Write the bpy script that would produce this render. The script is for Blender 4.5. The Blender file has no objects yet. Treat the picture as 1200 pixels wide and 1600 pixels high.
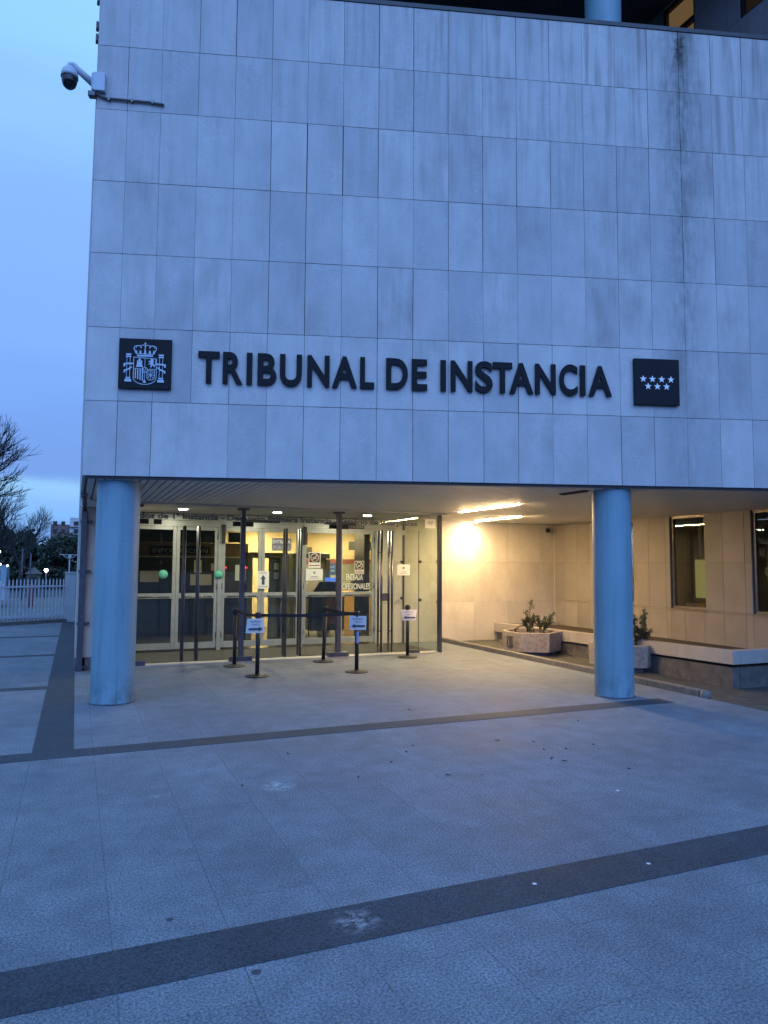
import bpy, bmesh, math, random
from mathutils import Vector, Matrix
R = math.radians
random.seed(7)
scn = bpy.context.scene
# ------------------------------------------------------------------ camera
cam_d = bpy.data.cameras.new("camera"); cam = bpy.data.objects.new("camera", cam_d); scn.collection.objects.link(cam); scn.camera = cam
cam_d.sensor_fit = 'VERTICAL'; cam_d.sensor_height = 32; cam_d.lens = 1121.57/1600*32
cam_d.clip_start = .05; cam_d.clip_end = 3000
PITCH, ROLL, YAW = .0742, .0062, .4043
_cy, _sy = math.cos(YAW), math.sin(YAW)
fw = Vector((_sy*math.cos(PITCH), _cy*math.cos(PITCH), math.sin(PITCH)))
rt = Vector((_cy, -_sy, 0)); up = rt.cross(fw)
r2 = rt*math.cos(ROLL)+up*math.sin(ROLL); u2 = -rt*math.sin(ROLL)+up*math.cos(ROLL)
m = Matrix((r2, u2, -fw)).transposed().to_4x4(); m.translation = Vector((0, 0, 1.7)); cam.matrix_world = m
# ------------------------------------------------------------------ world: dusk sky
w = bpy.data.worlds.new("World"); scn.world = w; w.use_nodes = True
nt = w.node_tree; nt.nodes.clear()
def N(t, **k):
    n = nt.nodes.new(t)
    for a, b in k.items(): setattr(n, a, b)
    return n
L = lambda a, b: nt.links.new(a, b)
out = N('ShaderNodeOutputWorld'); bg = N('ShaderNodeBackground'); bg.inputs[1].default_value = .1
sky = N('ShaderNodeTexSky', sky_type='NISHITA', sun_disc=False, sun_elevation=R(1.5), sun_rotation=R(200))
tc = N('ShaderNodeTexCoord'); sx = N('ShaderNodeSeparateXYZ'); L(tc.outputs['Generated'], sx.inputs[0])
mp = N('ShaderNodeMapping'); mp.inputs['Scale'].default_value = (1.6, 1.6, 9); L(tc.outputs['Generated'], mp.inputs[0])
nz = N('ShaderNodeTexNoise'); nz.inputs['Scale'].default_value = 1.6; nz.inputs['Detail'].default_value = 4; nz.inputs['Roughness'].default_value = .5; L(mp.outputs[0], nz.inputs[0])
ma = N('ShaderNodeMath', operation='MULTIPLY_ADD'); ma.inputs[1].default_value = .17; ma.inputs[2].default_value = -.085; L(nz.outputs[0], ma.inputs[0])
ad = N('ShaderNodeMath', operation='ADD'); L(sx.outputs[2], ad.inputs[0]); L(ma.outputs[0], ad.inputs[1])
cr = N('ShaderNodeValToRGB'); cr.color_ramp.interpolation = 'EASE'
stops = [(0, (.17, .36, .82)), (.05, (.24, .52, 1.0)), (.095, (.30, .60, 1.0)), (.135, (.185, .37, .86)), (.18, (.20, .405, .95)), (.27, (.235, .465, 1.03)), (.40, (.25, .49, 1.06)), (.62, (.33, .70, 1.08)), (1., (.37, .68, 1.3))]
e = cr.color_ramp.elements
e[0].position, e[0].color = stops[0][0], (*stops[0][1], 1); e[1].position, e[1].color = stops[-1][0], (*stops[-1][1], 1)
for p_, c_ in stops[1:-1]: q = e.new(p_); q.color = (*c_, 1)
L(ad.outputs[0], cr.inputs[0])
# the western half of the sky (behind the photographer) is still the brighter one after sunset
mr = N('ShaderNodeMapRange'); mr.inputs[1].default_value = .15; mr.inputs[2].default_value = -.95; mr.inputs[3].default_value = 0.; mr.inputs[4].default_value = 1.; L(sx.outputs[1], mr.inputs[0])
pw = N('ShaderNodeMath', operation='POWER'); pw.inputs[1].default_value = 1.9; L(mr.outputs[0], pw.inputs[0])
mu = N('ShaderNodeMath', operation='MULTIPLY_ADD'); mu.inputs[1].default_value = 15.; mu.inputs[2].default_value = 10.; L(pw.outputs[0], mu.inputs[0])
tn = N('ShaderNodeMix', data_type='RGBA'); bf = N('ShaderNodeMapRange'); bf.inputs[1].default_value = .3; bf.inputs[2].default_value = -.3; L(sx.outputs[1], bf.inputs[0]); L(bf.outputs[0], tn.inputs[0]); L(cr.outputs[0], tn.inputs[6])
t2 = N('ShaderNodeVectorMath', operation='MULTIPLY'); t2.inputs[1].default_value = (1.16, 1.14, 1.36); L(cr.outputs[0], t2.inputs[0]); L(t2.outputs[0], tn.inputs[7])
vm = N('ShaderNodeVectorMath', operation='SCALE'); L(tn.outputs[2], vm.inputs[0]); mx_ = N('ShaderNodeMapRange'); mx_.inputs[1].default_value = .05; mx_.inputs[2].default_value = .9; mx_.inputs[3].default_value = 1.; mx_.inputs[4].default_value = .4; L(sx.outputs[0], mx_.inputs[0])
mm = N('ShaderNodeMath', operation='MULTIPLY'); L(mu.outputs[0], mm.inputs[0]); L(mx_.outputs[0], mm.inputs[1]); L(mm.outputs[0], vm.inputs['Scale'])
sk = N('ShaderNodeVectorMath', operation='SCALE'); sk.inputs['Scale'].default_value = .05; L(sky.outputs[0], sk.inputs[0])
va = N('ShaderNodeVectorMath', operation='ADD'); L(vm.outputs[0], va.inputs[0]); L(sk.outputs[0], va.inputs[1])
L(va.outputs[0], bg.inputs[0]); L(bg.outputs[0], out.inputs[0])
# soft last light of the overcast western sky
sd = bpy.data.lights.new("sun", 'SUN'); sd.energy = .12; sd.angle = R(25); sd.color = (.45, .7, 1)
so = bpy.data.objects.new("sun", sd); scn.collection.objects.link(so); so.rotation_euler = (R(52), 0, R(-20))
scn.view_settings.view_transform = 'Standard'; scn.view_settings.look = 'None'; scn.view_settings.exposure = 0; scn.view_settings.gamma = 1
scn.cycles.max_bounces = 10; scn.cycles.transparent_max_bounces = 24; scn.cycles.sample_clamp_indirect = 12; scn.cycles.caustics_reflective = False; scn.cycles.caustics_refractive = False
try: scn.cycles.use_denoising = True
except Exception: pass

# ------------------------------------------------------------------ helpers
AL = -.2952
CX, CY = .0352, 9.3276
D = Vector((math.cos(AL), math.sin(AL), 0)); NN = Vector((-math.sin(AL), math.cos(AL), 0))
def FP(s, off, z): return Vector((CX, CY, 0)) + D*s + NN*off + Vector((0, 0, z))
col = scn.collection
class MB:
    def __init__(s): s.v = []; s.f = []; s.a = []; s.sm = []
    def face(s, pts, tint=.5, smooth=False):
        b = len(s.v); s.v += [tuple(p) for p in pts]; s.f.append(tuple(range(b, b+len(pts)))); s.a.append(tint); s.sm.append(smooth)
    def mesh(s, verts, faces, tint=.5, smooth=False):
        b = len(s.v); s.v += [tuple(p) for p in verts]
        for f in faces: s.f.append(tuple(i+b for i in f)); s.a.append(tint); s.sm.append(smooth)
        return s
    def box(s, x0, x1, y0, y1, z0, z1, tint=.5, bev=0, M=None):
        if bev:
            bm = bmesh.new(); bmesh.ops.create_cube(bm, size=1)
            for v in bm.verts: v.co = Vector(((x0+x1)/2+v.co.x*(x1-x0), (y0+y1)/2+v.co.y*(y1-y0), (z0+z1)/2+v.co.z*(z1-z0)))
            bmesh.ops.bevel(bm, geom=bm.edges[:], offset=bev, segments=2, affect='EDGES', profile=.5)
            bm.verts.index_update()
            vs = [v.co.copy() for v in bm.verts]; fs = [[v.index for v in f.verts] for f in bm.faces]; bm.free()
        else:
            vs = [Vector(p) for p in ((x0,y0,z0),(x1,y0,z0),(x1,y1,z0),(x0,y1,z0),(x0,y0,z1),(x1,y0,z1),(x1,y1,z1),(x0,y1,z1))]
            fs = [(0,3,2,1),(4,5,6,7),(0,1,5,4),(1,2,6,5),(2,3,7,6),(3,0,4,7)]
        if M: vs = [M@p for p in vs]
        return s.mesh(vs, fs, tint)
    def tube(s, pts, r, n=10, cap=True, tint=.5, smooth=True):
        pts = [Vector(p) for p in pts]; k = len(pts); rs = r if isinstance(r, (list, tuple)) else [r]*k
        vs = []; prev = None
        for i, p in enumerate(pts):
            t = (pts[min(i+1, k-1)]-pts[max(i-1, 0)]).normalized()
            if prev is None: a = t.cross(Vector((0, 0, 1))); a = a.normalized() if a.length > .05 else Vector((1, 0, 0))
            else: a = (prev - t*prev.dot(t)).normalized()
            prev = a; b = t.cross(a)
            for j in range(n):
                q = 2*math.pi*j/n; vs.append(p+(a*math.cos(q)+b*math.sin(q))*rs[i])
        fs = [(i*n+j, i*n+(j+1) % n, (i+1)*n+(j+1) % n, (i+1)*n+j) for i in range(k-1) for j in range(n)]
        s.mesh(vs, fs, tint, smooth)
        if cap:
            b = len(s.v)-len(vs)
            s.f.append(tuple(b+j for j in reversed(range(n)))); s.a.append(tint); s.sm.append(False)
            s.f.append(tuple(b+(k-1)*n+j for j in range(n))); s.a.append(tint); s.sm.append(False)
        return s
    def lathe(s, prof, c=(0, 0, 0), n=32, M=None, tint=.5):
        vs = []
        for r, z in prof:
            for j in range(n): q = 2*math.pi*j/n; p = Vector((c[0]+r*math.cos(q), c[1]+r*math.sin(q), c[2]+z)); vs.append(M@p if M else p)
        k = len(prof)
        fs = [(i*n+j, i*n+(j+1) % n, (i+1)*n+(j+1) % n, (i+1)*n+j) for i in range(k-1) for j in range(n)]
        return s.mesh(vs, fs, tint, True)
    def prism(s, poly, z0, z1, M=None, tint=.5):  # poly in xy, counter-clockwise
        n = len(poly); vs = [Vector((x, y, z0)) for x, y in poly]+[Vector((x, y, z1)) for x, y in poly]
        fs = [tuple(reversed(range(n))), tuple(range(n, 2*n))]+[(i, (i+1) % n, n+(i+1) % n, n+i) for i in range(n)]
        if M: vs = [M@p for p in vs]
        return s.mesh(vs, fs, tint)
    def build(s, name, mat, parent=None, loc=(0, 0, 0), rz=0):
        me = bpy.data.meshes.new(name); me.from_pydata(s.v, [], s.f)
        me.polygons.foreach_set('use_smooth', s.sm)
        at = me.attributes.new('tint', 'FLOAT', 'FACE'); at.data.foreach_set('value', s.a)
        bm = bmesh.new(); bm.from_mesh(me); bmesh.ops.remove_doubles(bm, verts=bm.verts, dist=1e-6) if len(s.v) < 60000 else None
        bmesh.ops.recalc_face_normals(bm, faces=bm.faces) if len(s.v) < 60000 else None
        bm.to_mesh(me); bm.free()
        me.materials.append(mat); return link(name, me, parent, loc, rz)
def link(name, me, parent=None, loc=(0, 0, 0), rz=0):
    o = bpy.data.objects.new(name, me); col.objects.link(o); o.location = loc; o.rotation_euler = (0, 0, rz)
    if parent: o.parent = parent
    return o
def tag(o, label=None, cat=None, group=None, kind=None):
    if label: o['label'] = label
    if cat: o['category'] = cat
    if group: o['group'] = group
    if kind: o['kind'] = kind
    return o
def thing(name, label, cat, loc=(0, 0, 0), rz=0, group=None):
    o = bpy.data.objects.new(name, None); col.objects.link(o); o.location = loc; o.rotation_euler = (0, 0, rz); o.empty_display_size = .2
    return tag(o, label, cat, group)
def copy_tree(o, parent=None):
    c = o.copy(); col.objects.link(c)
    if parent: c.parent = parent
    for ch in list(o.children): copy_tree(ch, c)
    return c

# ------------------------------------------------------------------ materials
def mat(name, base=(.5, .5, .5), rough=.6, metal=0, emit=None, es=1, trans=0, ior=1.45, spec=None):
    m = bpy.data.materials.new(name); m.use_nodes = True; b = m.node_tree.nodes['Principled BSDF']
    b.inputs['Base Color'].default_value = (*base, 1); b.inputs['Roughness'].default_value = rough; b.inputs['Metallic'].default_value = metal
    if emit: b.inputs['Emission Color'].default_value = (*emit, 1); b.inputs['Emission Strength'].default_value = es
    if trans: b.inputs['Transmission Weight'].default_value = trans; b.inputs['IOR'].default_value = ior
    if spec is not None: b.inputs['Specular IOR Level'].default_value = spec
    return m
class G:
    """small node graph helper for one material"""
    def __init__(s, m): s.t = m.node_tree; s.b = s.t.nodes['Principled BSDF']
    def n(s, t, ins=None, **k):
        x = s.t.nodes.new(t)
        for a, b in k.items(): setattr(x, a, b)
        for i, v in (ins or {}).items():
            if hasattr(v, 'is_linked'): s.t.links.new(v, x.inputs[i])
            else: x.inputs[i].default_value = v
        return x
    def obj(s): return s.n('ShaderNodeTexCoord').outputs['Object']
    def map(s, v, sc=(1, 1, 1), loc=(0, 0, 0), rot=(0, 0, 0)): return s.n('ShaderNodeMapping', {0: v, 'Scale': sc, 'Location': loc, 'Rotation': rot}).outputs[0]
    def noise(s, v, scale, det=4, rough=.55): return s.n('ShaderNodeTexNoise', {'Vector': v, 'Scale': scale, 'Detail': det, 'Roughness': rough}).outputs[0]
    def rng(s, v, a, b, c, d): return s.n('ShaderNodeMapRange', {0: v, 1: a, 2: b, 3: c, 4: d}).outputs[0]
    def math(s, op, a, b=0): return s.n('ShaderNodeMath', {0: a, 1: b}, operation=op).outputs[0]
    def mix(s, f, a, b, mode='MIX'):
        x = s.n('ShaderNodeMix', data_type='RGBA', blend_type=mode)
        for i, v in ((0, f), (6, a), (7, b)):
            if hasattr(v, 'is_linked'): s.t.links.new(v, x.inputs[i])
            else: x.inputs[i].default_value = (*v, 1) if isinstance(v, tuple) else v
        return x.outputs[2]
    def scale(s, c, f): return s.n('ShaderNodeVectorMath', {0: c, 'Scale': f}, operation='SCALE').outputs[0]
    def out(s, c): s.t.links.new(c, s.b.inputs['Base Color'])
    def bump(s, h, st=.3, d=.01): 
        x = s.n('ShaderNodeBump', {'Height': h, 'Strength': st, 'Distance': d}); s.t.links.new(x.outputs[0], s.b.inputs['Normal'])
def col3(c, g):
    x = g.n('ShaderNodeRGB'); x.outputs[0].default_value = (*c, 1); return x.outputs[0]

def stone(name, c0, c1, dirt, stain=False, streak=.5):
    m = mat(name, c0, .62); g = G(m); o = g.obj()
    tint = g.n('ShaderNodeAttribute', attribute_name='tint').outputs['Fac']
    c = g.mix(tint, c0, c1)
    jit = g.n('ShaderNodeCombineXYZ', {0: g.math('MULTIPLY', tint, 37), 1: 0, 2: g.math('MULTIPLY', tint, 53)}).outputs[0]
    op = g.n('ShaderNodeVectorMath', {0: o, 1: jit}, operation='ADD').outputs[0]   # every slab is its own piece of stone
    vein = g.noise(g.map(op, (1.6, 1, .9)), 1.7, 6, .6)
    c = g.scale(c, g.rng(vein, .3, .7, .86, 1.1))
    wv = g.rng(g.math('ABSOLUTE', g.math('SUBTRACT', g.noise(g.map(op, (1, 1, 1.5), rot=(0, .5, 0)), 2.6, 5, .65), .5)), 0, .018, .55, 0); c = g.mix(g.math('MULTIPLY', wv, g.rng(g.noise(op, 1.1, 2), .45, .65, 0, .6 if stain else .1)), c, (.62, .62, .62))
    fine = g.noise(g.map(op, (1, 1, 1.6)), 26, 3, .6); c = g.scale(c, g.rng(fine, .3, .7, .95, 1.05))
    sm = g.noise(g.map(op, (7, 1, .55)), 2.2, 4, .6); bl = g.noise(o, .55, 3, .5)
    sm2 = g.noise(g.map(op, (2.2, 1, 1.1)), 1.6, 3, .5)
    f = g.math('MULTIPLY', g.math('ADD', g.math('MULTIPLY', g.rng(sm, .45, .75, 0, 1), .55), g.rng(sm2, .42, .7, 0, .75)), g.rng(bl, .42, .62, .1, 1))
    pr = g.math('FRACT', g.math('MULTIPLY', tint, 17.31)); f = g.math('MULTIPLY', f, g.rng(pr, .2, 1, .25*streak, 1.9*streak)); zz_ = g.n('ShaderNodeSeparateXYZ', {0: o}).outputs[2]; f = g.math('MULTIPLY', f, g.rng(zz_, 3, 8.5, .45, 1)); c = g.mix(f, c, dirt)
    if stain:
        s_ = g.n('ShaderNodeSeparateXYZ', {0: o})
        wob = g.noise(g.map(o, (1, 1, 3)), 2.2, 4, .6)
        xs = g.math('ADD', s_.outputs[0], g.rng(wob, .3, .7, -.05, .05))
        d = g.math('ABSOLUTE', g.math('SUBTRACT', xs, 7.73))
        wide = g.math('MULTIPLY', g.rng(d, 0, .38, 1, 0), g.rng(s_.outputs[2], 3.2, 9.2, .3, .85))
        wide = g.math('MULTIPLY', wide, g.rng(g.noise(g.map(o, (6, 1, 2)), 2.5, 4), .35, .65, .25, 1))
        core = g.math('MULTIPLY', g.rng(d, .03, .085, 1, 0), g.math('MULTIPLY', g.rng(s_.outputs[2], 8.3, 8.8, 0, 1), g.rng(s_.outputs[2], 9.0, 9.13, 1, .1)))
        core = g.math('MULTIPLY', core, g.rng(g.noise(g.map(o, (8, 1, 5)), 3, 4), .4, .55, .7, 1))
        # run-off below the coping
        drip = g.rng(g.noise(g.map(op, (6.5, 1, .3)), 1.5, 4, .6), .47, .68, 0, 1)
        top = g.math('MULTIPLY', g.math('MULTIPLY', drip, g.rng(s_.outputs[2], 5.2, 9.1, 0, .95)), g.rng(s_.outputs[0], 2, 7, .35, 1))
        c = g.mix(top, c, dirt); c = g.mix(wide, c, (.07, .08, .085)); c = g.mix(core, c, (.008, .009, .01))
    g.out(c); g.bump(fine, .12, .004)
    return m
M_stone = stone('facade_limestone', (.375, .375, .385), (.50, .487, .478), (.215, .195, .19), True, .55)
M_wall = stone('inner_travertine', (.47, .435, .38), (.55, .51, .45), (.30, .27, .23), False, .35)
M_wall2 = stone('shaded_travertine', (.25, .225, .195), (.31, .28, .24), (.14, .12, .10), False, .55)  # inner travertine darkened, so the window wall's dimness sits in its colour
M_ledge = stone('ledge_stone', (.34, .315, .285), (.40, .375, .34), (.16, .145, .13), False, .6)
M_back = mat('joint_shadow_gap', (.02, .02, .022), .9)
def noisy(name, c0, c1, scale, rough=.6, metal=0, bump=0, stretch=(1, 1, 1), det=4):
    m = mat(name, c0, rough, metal); g = G(m); n = g.noise(g.map(g.obj(), stretch), scale, det); g.out(g.mix(g.rng(n, .3, .7, 0, 1), c0, c1))
    if bump: g.bump(n, bump, .01)
    return m
def speckle_mat(name, c0, c1, joints, dark=False):
    m = mat(name, c0, .5); g = G(m); o = g.obj()
    big = g.noise(o, .9, 5, .6); mid = g.noise(o, 4.5, 4, .6); sp = g.noise(o, 80, 3, .8); sp2 = g.noise(o, 240, 2, .6)
    c = g.mix(g.rng(big, .33, .67, 0, 1), c0, c1)
    c = g.scale(c, g.rng(mid, .3, .7, .86, 1.14)); c = g.scale(c, g.rng(sp, .4, .6, .55, 1.45)); c = g.scale(c, g.rng(sp2, .3, .7, .8, 1.2))
    if joints:
        b = g.n('ShaderNodeTexBrick', {'Vector': g.map(o, rot=(0, 0, R(-90)), loc=(0, 0, 0)), 'Color1': (0, 0, 0, 1), 'Color2': (1, 1, 1, 1), 'Mortar': (.5, .5, .5, 1), 'Scale': 1, 'Mortar Size': .003, 'Mortar Smooth': .3, 'Bias': 0, 'Brick Width': 1.45, 'Row Height': .5095})
        b.offset = .38; b.offset_frequency = 2; b.squash = 1
        bw = g.n('ShaderNodeSeparateColor', {0: b.outputs[0]}).outputs[0]
        c = g.scale(c, g.rng(bw, 0, 1, .94, 1.05)); c = g.mix(g.math('MULTIPLY', b.outputs['Fac'], g.rng(mid, .35, .65, .2, .7)), c, (.035, .04, .045))
    wn = g.noise(o, 16, 5, .75)
    marks = ((1.29, 5.53, .15, .6, 1), (.38, 5.62, .05, .35, 1), (3.65, 4.456, .016, .9, 1), (.265, 3.69, .022, .9, 0), (.546, 3.09, .026, .9, 0), (2.9, 5.2, .018, .8, 0), (-.6, 4.9, .02, .8, 0), (4.6, 3.0, .02, .8, 0)) if joints else ((1.29, 3.33, .14, .5, 1), (3.08, 3.31, .015, .9, 1), (2.32, 3.34, .015, .9, 1))
    for px_, py_, rr, st, pale in marks:   # chalky spills and trodden gum
        d = g.n('ShaderNodeVectorMath', {0: o, 1: (px_, py_, 0)}, operation='DISTANCE').outputs['Value']
        f = g.math('MULTIPLY', g.rng(d, 0, rr, 1, 0), g.rng(wn, .45, .6, 0, st)) if rr > .04 else g.rng(d, rr*.7, rr, st, 0)
        c = g.mix(f, c, (.7, .73, .76) if pale else (.04, .045, .055))
    g.out(c); g.bump(sp, .25, .003)
    rr = g.rng(big, .3, .7, .68, .85); g.b.inputs['Specular IOR Level'].default_value = .3; g.t.links.new(rr, g.b.inputs['Roughness'])
    return m
M_floor = speckle_mat('granite_paving', (.118, .14, .168), (.17, .195, .225), True)
M_band = speckle_mat('dark_granite_band', (.034, .044, .056), (.048, .060, .074), False)
M_asph = noisy('asphalt', (.04, .045, .05), (.075, .08, .085), 30, .85, 0, .3)
M_dirt = noisy('dark_worn_paving', (.035, .038, .036), (.075, .075, .07), 6, .8, 0, .3)
M_conc = noisy('precast_concrete', (.24, .205, .17), (.40, .34, .28), 14, .8, 0, .35)
M_conc2 = noisy('dark_concrete', (.07, .068, .065), (.14, .13, .12), 8, .85, 0, .3)
M_kerb = noisy('kerb_stone', (.10, .095, .09), (.17, .16, .15), 12, .6, 0, .2)
M_thr = noisy('threshold_stone', (.34, .33, .31), (.42, .40, .37), 30, .5)
M_soil = noisy('dry_soil', (.03, .022, .015), (.06, .045, .03), 30, .95, 0, .6)
# painted steel column: worn blue-grey paint with scuffs
M_colm = mat('column_paint', (.2, .36, .42), .45); g = G(M_colm); o_ = g.obj()
a_ = g.noise(g.map(o_, (1, 1, .5)), 2.2, 5); c_ = g.mix(g.rng(a_, .3, .7, 0, 1), (.145, .265, .325), (.185, .315, .38))
sc_ = g.math('MULTIPLY', g.rng(g.noise(g.map(o_, (3, 3, 14)), 4, 5, .7), .66, .72, 0, .75), g.rng(g.noise(o_, 1.3, 2), .48, .6, 0, 1))
c_ = g.mix(sc_, c_, (.03, .045, .06))
s3 = g.n('ShaderNodeSeparateXYZ', {0: o_}).outputs[2]
foot = g.math('MULTIPLY', g.rng(s3, .5, 0, 0, .75), g.rng(g.noise(g.map(o_, (1, 1, .6)), 7, 5, .65), .42, .66, 0, 1)); c_ = g.mix(foot, c_, (.06, .08, .09))
run = g.math('MULTIPLY', g.rng(g.noise(g.map(o_, (9, 9, .35)), 1.6, 4, .6), .52, .74, 0, .4), 1); c_ = g.mix(run, c_, (.07, .12, .15))
sc2 = g.math('MULTIPLY', g.rng(g.noise(g.map(o_, (2.2, 2.2, 26)), 3.1, 3, .6), .69, .73, 0, .7), g.rng(g.noise(o_, 2.3, 2), .5, .6, 0, 1)); c_ = g.mix(sc2, c_, (.02, .03, .045))
g.out(c_); g.bump(a_, .05, .01)
M_slat = noisy('ceiling_slat_paint', (.58, .57, .54), (.64, .63, .60), 2, .45)
M_plast = noisy('ceiling_plaster', (.42, .42, .41), (.5, .5, .49), 3, .7)
M_black = mat('black_gloss_letter', (.005, .006, .009), .6, spec=.2)
M_plate = mat('black_sign_plate', (.005, .006, .009), .55, spec=.2)
M_emb = mat('pale_emblem_print', (.42, .50, .60), .5)
M_starw = mat('white_star_print', (.75, .78, .82), .5)
M_wpl = mat('white_plastic', (.42, .47, .52), .4)
M_dome = mat('dark_camera_dome', (.008, .008, .01), .08)
M_cond = noisy('grey_conduit', (.05, .055, .06), (.09, .095, .10), 20, .6)
M_steel = noisy('brushed_steel', (.12, .12, .135), (.18, .18, .195), 40, .33, 1, 0, (1, 1, .05))
M_dsteel = noisy('dark_painted_steel', (.075, .075, .09), (.11, .11, .125), 9, .4, .6)
M_frame = noisy('aluminium_door_frame', (.34, .35, .33), (.43, .44, .42), 7, .38, .35)
M_wfr = noisy('anodised_window_frame', (.20, .18, .15), (.27, .245, .2), 7, .35, .6)
M_dark = mat('matt_black', (.012, .012, .013), .55)
M_rub = mat('black_rubber', (.014, .014, .015), .5)
M_belt = mat('black_webbing', (.01, .01, .014), .7)
M_mat = noisy('ribbed_entrance_mat', (.035, .034, .03), (.06, .058, .052), 60, .9, 0, .3, (8, 1, 1))
M_paper = mat('white_paper', (.74, .74, .72), .7)
M_paperw = mat('warm_white_paper', (.55, .52, .46), .7)
M_ink = mat('dark_ink', (.05, .06, .09), .6)
M_red = mat('red_print', (.30, .03, .03), .6)
M_maroon = mat('dark_maroon_print', (.07, .015, .015), .5)
M_blue = mat('blue_sign_face', (.03, .09, .28), .5)
M_green = mat('turquoise_sticker', (.10, .44, .33), .6)
M_text = mat('frosted_lettering', (.07, .095, .125), .6)
M_textw = mat('white_vinyl_lettering', (.72, .72, .68), .5)
M_letg = mat('grey_sign_lettering', (.45, .45, .44), .5)
M_yell = noisy('warm_painted_wall', (.62, .48, .24), (.66, .52, .27), 3, .7)
M_redw = noisy('red_brown_wood', (.17, .045, .025), (.22, .06, .035), 8, .5)
M_wood = noisy('honey_wood', (.36, .19, .05), (.44, .25, .07), 5, .5, 0, 0, (1, 8, 8))
M_grn = noisy('grey_green_panel', (.20, .20, .15), (.25, .25, .19), 5, .6)
M_lobf = noisy('lobby_floor_stone', (.06, .05, .038), (.09, .075, .055), 8, .25)
M_fence = noisy('white_fence_paint', (.36, .40, .44), (.46, .50, .54), 9, .45)
M_bark = noisy('bark', (.02, .02, .022), (.045, .043, .04), 9, .9)
M_leafd = noisy('evergreen_leaf', (.012, .02, .012), (.03, .045, .022), 3, .7)
M_leafs = noisy('shrub_leaf', (.035, .05, .022), (.07, .08, .035), 12, .6)
M_brick = noisy('far_brick', (.13, .085, .075), (.18, .12, .11), 2, .8)
M_farw = noisy('far_render', (.42, .41, .42), (.5, .49, .5), 1, .8)
def glass(name, tint=(.97, .985, .98), refl=1.0):
    m = bpy.data.materials.new(name); m.use_nodes = True; t = m.node_tree; t.nodes.clear()
    o = t.nodes.new('ShaderNodeOutputMaterial'); mx = t.nodes.new('ShaderNodeMixShader'); tr = t.nodes.new('ShaderNodeBsdfTransparent'); gl = t.nodes.new('ShaderNodeBsdfGlossy'); fr = t.nodes.new('ShaderNodeFresnel')
    tr.inputs[0].default_value = (*tint, 1); gl.inputs['Roughness'].default_value = .01; bk = t.nodes.new('ShaderNodeNewGeometry'); mi = t.nodes.new('ShaderNodeMapRange'); mi.inputs[3].default_value = 1.45; mi.inputs[4].default_value = 1/1.45; t.links.new(bk.outputs['Backfacing'], mi.inputs[0]); t.links.new(mi.outputs[0], fr.inputs[0])
    ml = t.nodes.new('ShaderNodeMath'); ml.operation = 'MULTIPLY'; ml.inputs[1].default_value = refl; t.links.new(fr.outputs[0], ml.inputs[0])
    t.links.new(ml.outputs[0], mx.inputs[0]); t.links.new(tr.outputs[0], mx.inputs[1]); t.links.new(gl.outputs[0], mx.inputs[2]); t.links.new(mx.outputs[0], o.inputs[0])
    return m
M_glass = glass('clear_glass', (.93, .965, .94)); M_gdoor = glass('door_glass', (.86, .88, .84))
M_gwin = glass('tinted_window_glass', (.75, .73, .66), 1.2)
M_tube = mat('lit_led_tube', (1, 1, 1), .5, emit=(1, .66, .315), es=430)
M_down = mat('lit_downlight', (1, 1, 1), .5, emit=(1, .90, .70), es=560)
M_lampE = mat('lit_wall_lamp_glass', (1, 1, 1), .5, emit=(1, .74, .38), es=330)
M_lob = mat('lit_lobby_panel', (1, 1, 1), .5, emit=(1, .78, .50), es=95)

# ------------------------------------------------------------------ text
def text_mesh(txt, weight=0.0, ext=.5, bevel=0.0, res=6):
    cu = bpy.data.curves.new('txt', 'FONT'); cu.body = txt; cu.size = 1; cu.offset = weight; cu.extrude = ext; cu.bevel_depth = bevel; cu.bevel_resolution = 2; cu.resolution_u = res
    o = bpy.data.objects.new('txt', cu); col.objects.link(o)
    dg = bpy.context.evaluated_depsgraph_get(); me = bpy.data.meshes.new_from_object(o.evaluated_get(dg))
    bpy.data.objects.remove(o); bpy.data.curves.remove(cu); return me
def text(name, txt, x0, x1, z0, z1, y, mt, parent=None, thick=.002, weight=0.0, bevel=0.0, flip=False, rz=0, loc=(0, 0, 0)):
    """lettering standing in the local XZ plane, facing -Y, fitted to a rectangle; its front face at y-thick"""
    me = text_mesh(txt, weight, .05, bevel); xs = [v.co.x for v in me.vertices]; ys = [v.co.y for v in me.vertices]; zs = [v.co.z for v in me.vertices]
    ax, bx, ay, by, az, bz = min(xs), max(xs), min(ys), max(ys), min(zs), max(zs)
    for v in me.vertices:
        x, h, d = v.co
        v.co = (x0+(x-ax)/(bx-ax)*(x1-x0), y-thick*(d-az)/(bz-az), z0+(h-ay)/(by-ay)*(z1-z0))
    me.materials.clear(); me.materials.append(mt); me.name = name
    for p in me.polygons: p.material_index = 0
    return link(name, me, parent, loc, rz)

# ================================================================== SETTING
def sheet(name, poly, z0, z1, mt, rel=None):
    b = MB(); b.prism(poly, z0, z1); return tag(b.build(name, mt), kind='structure')
sheet('ground', [(-900, -900), (900, -900), (900, 900), (-900, 900)], -.5, -.16, M_asph)
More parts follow.
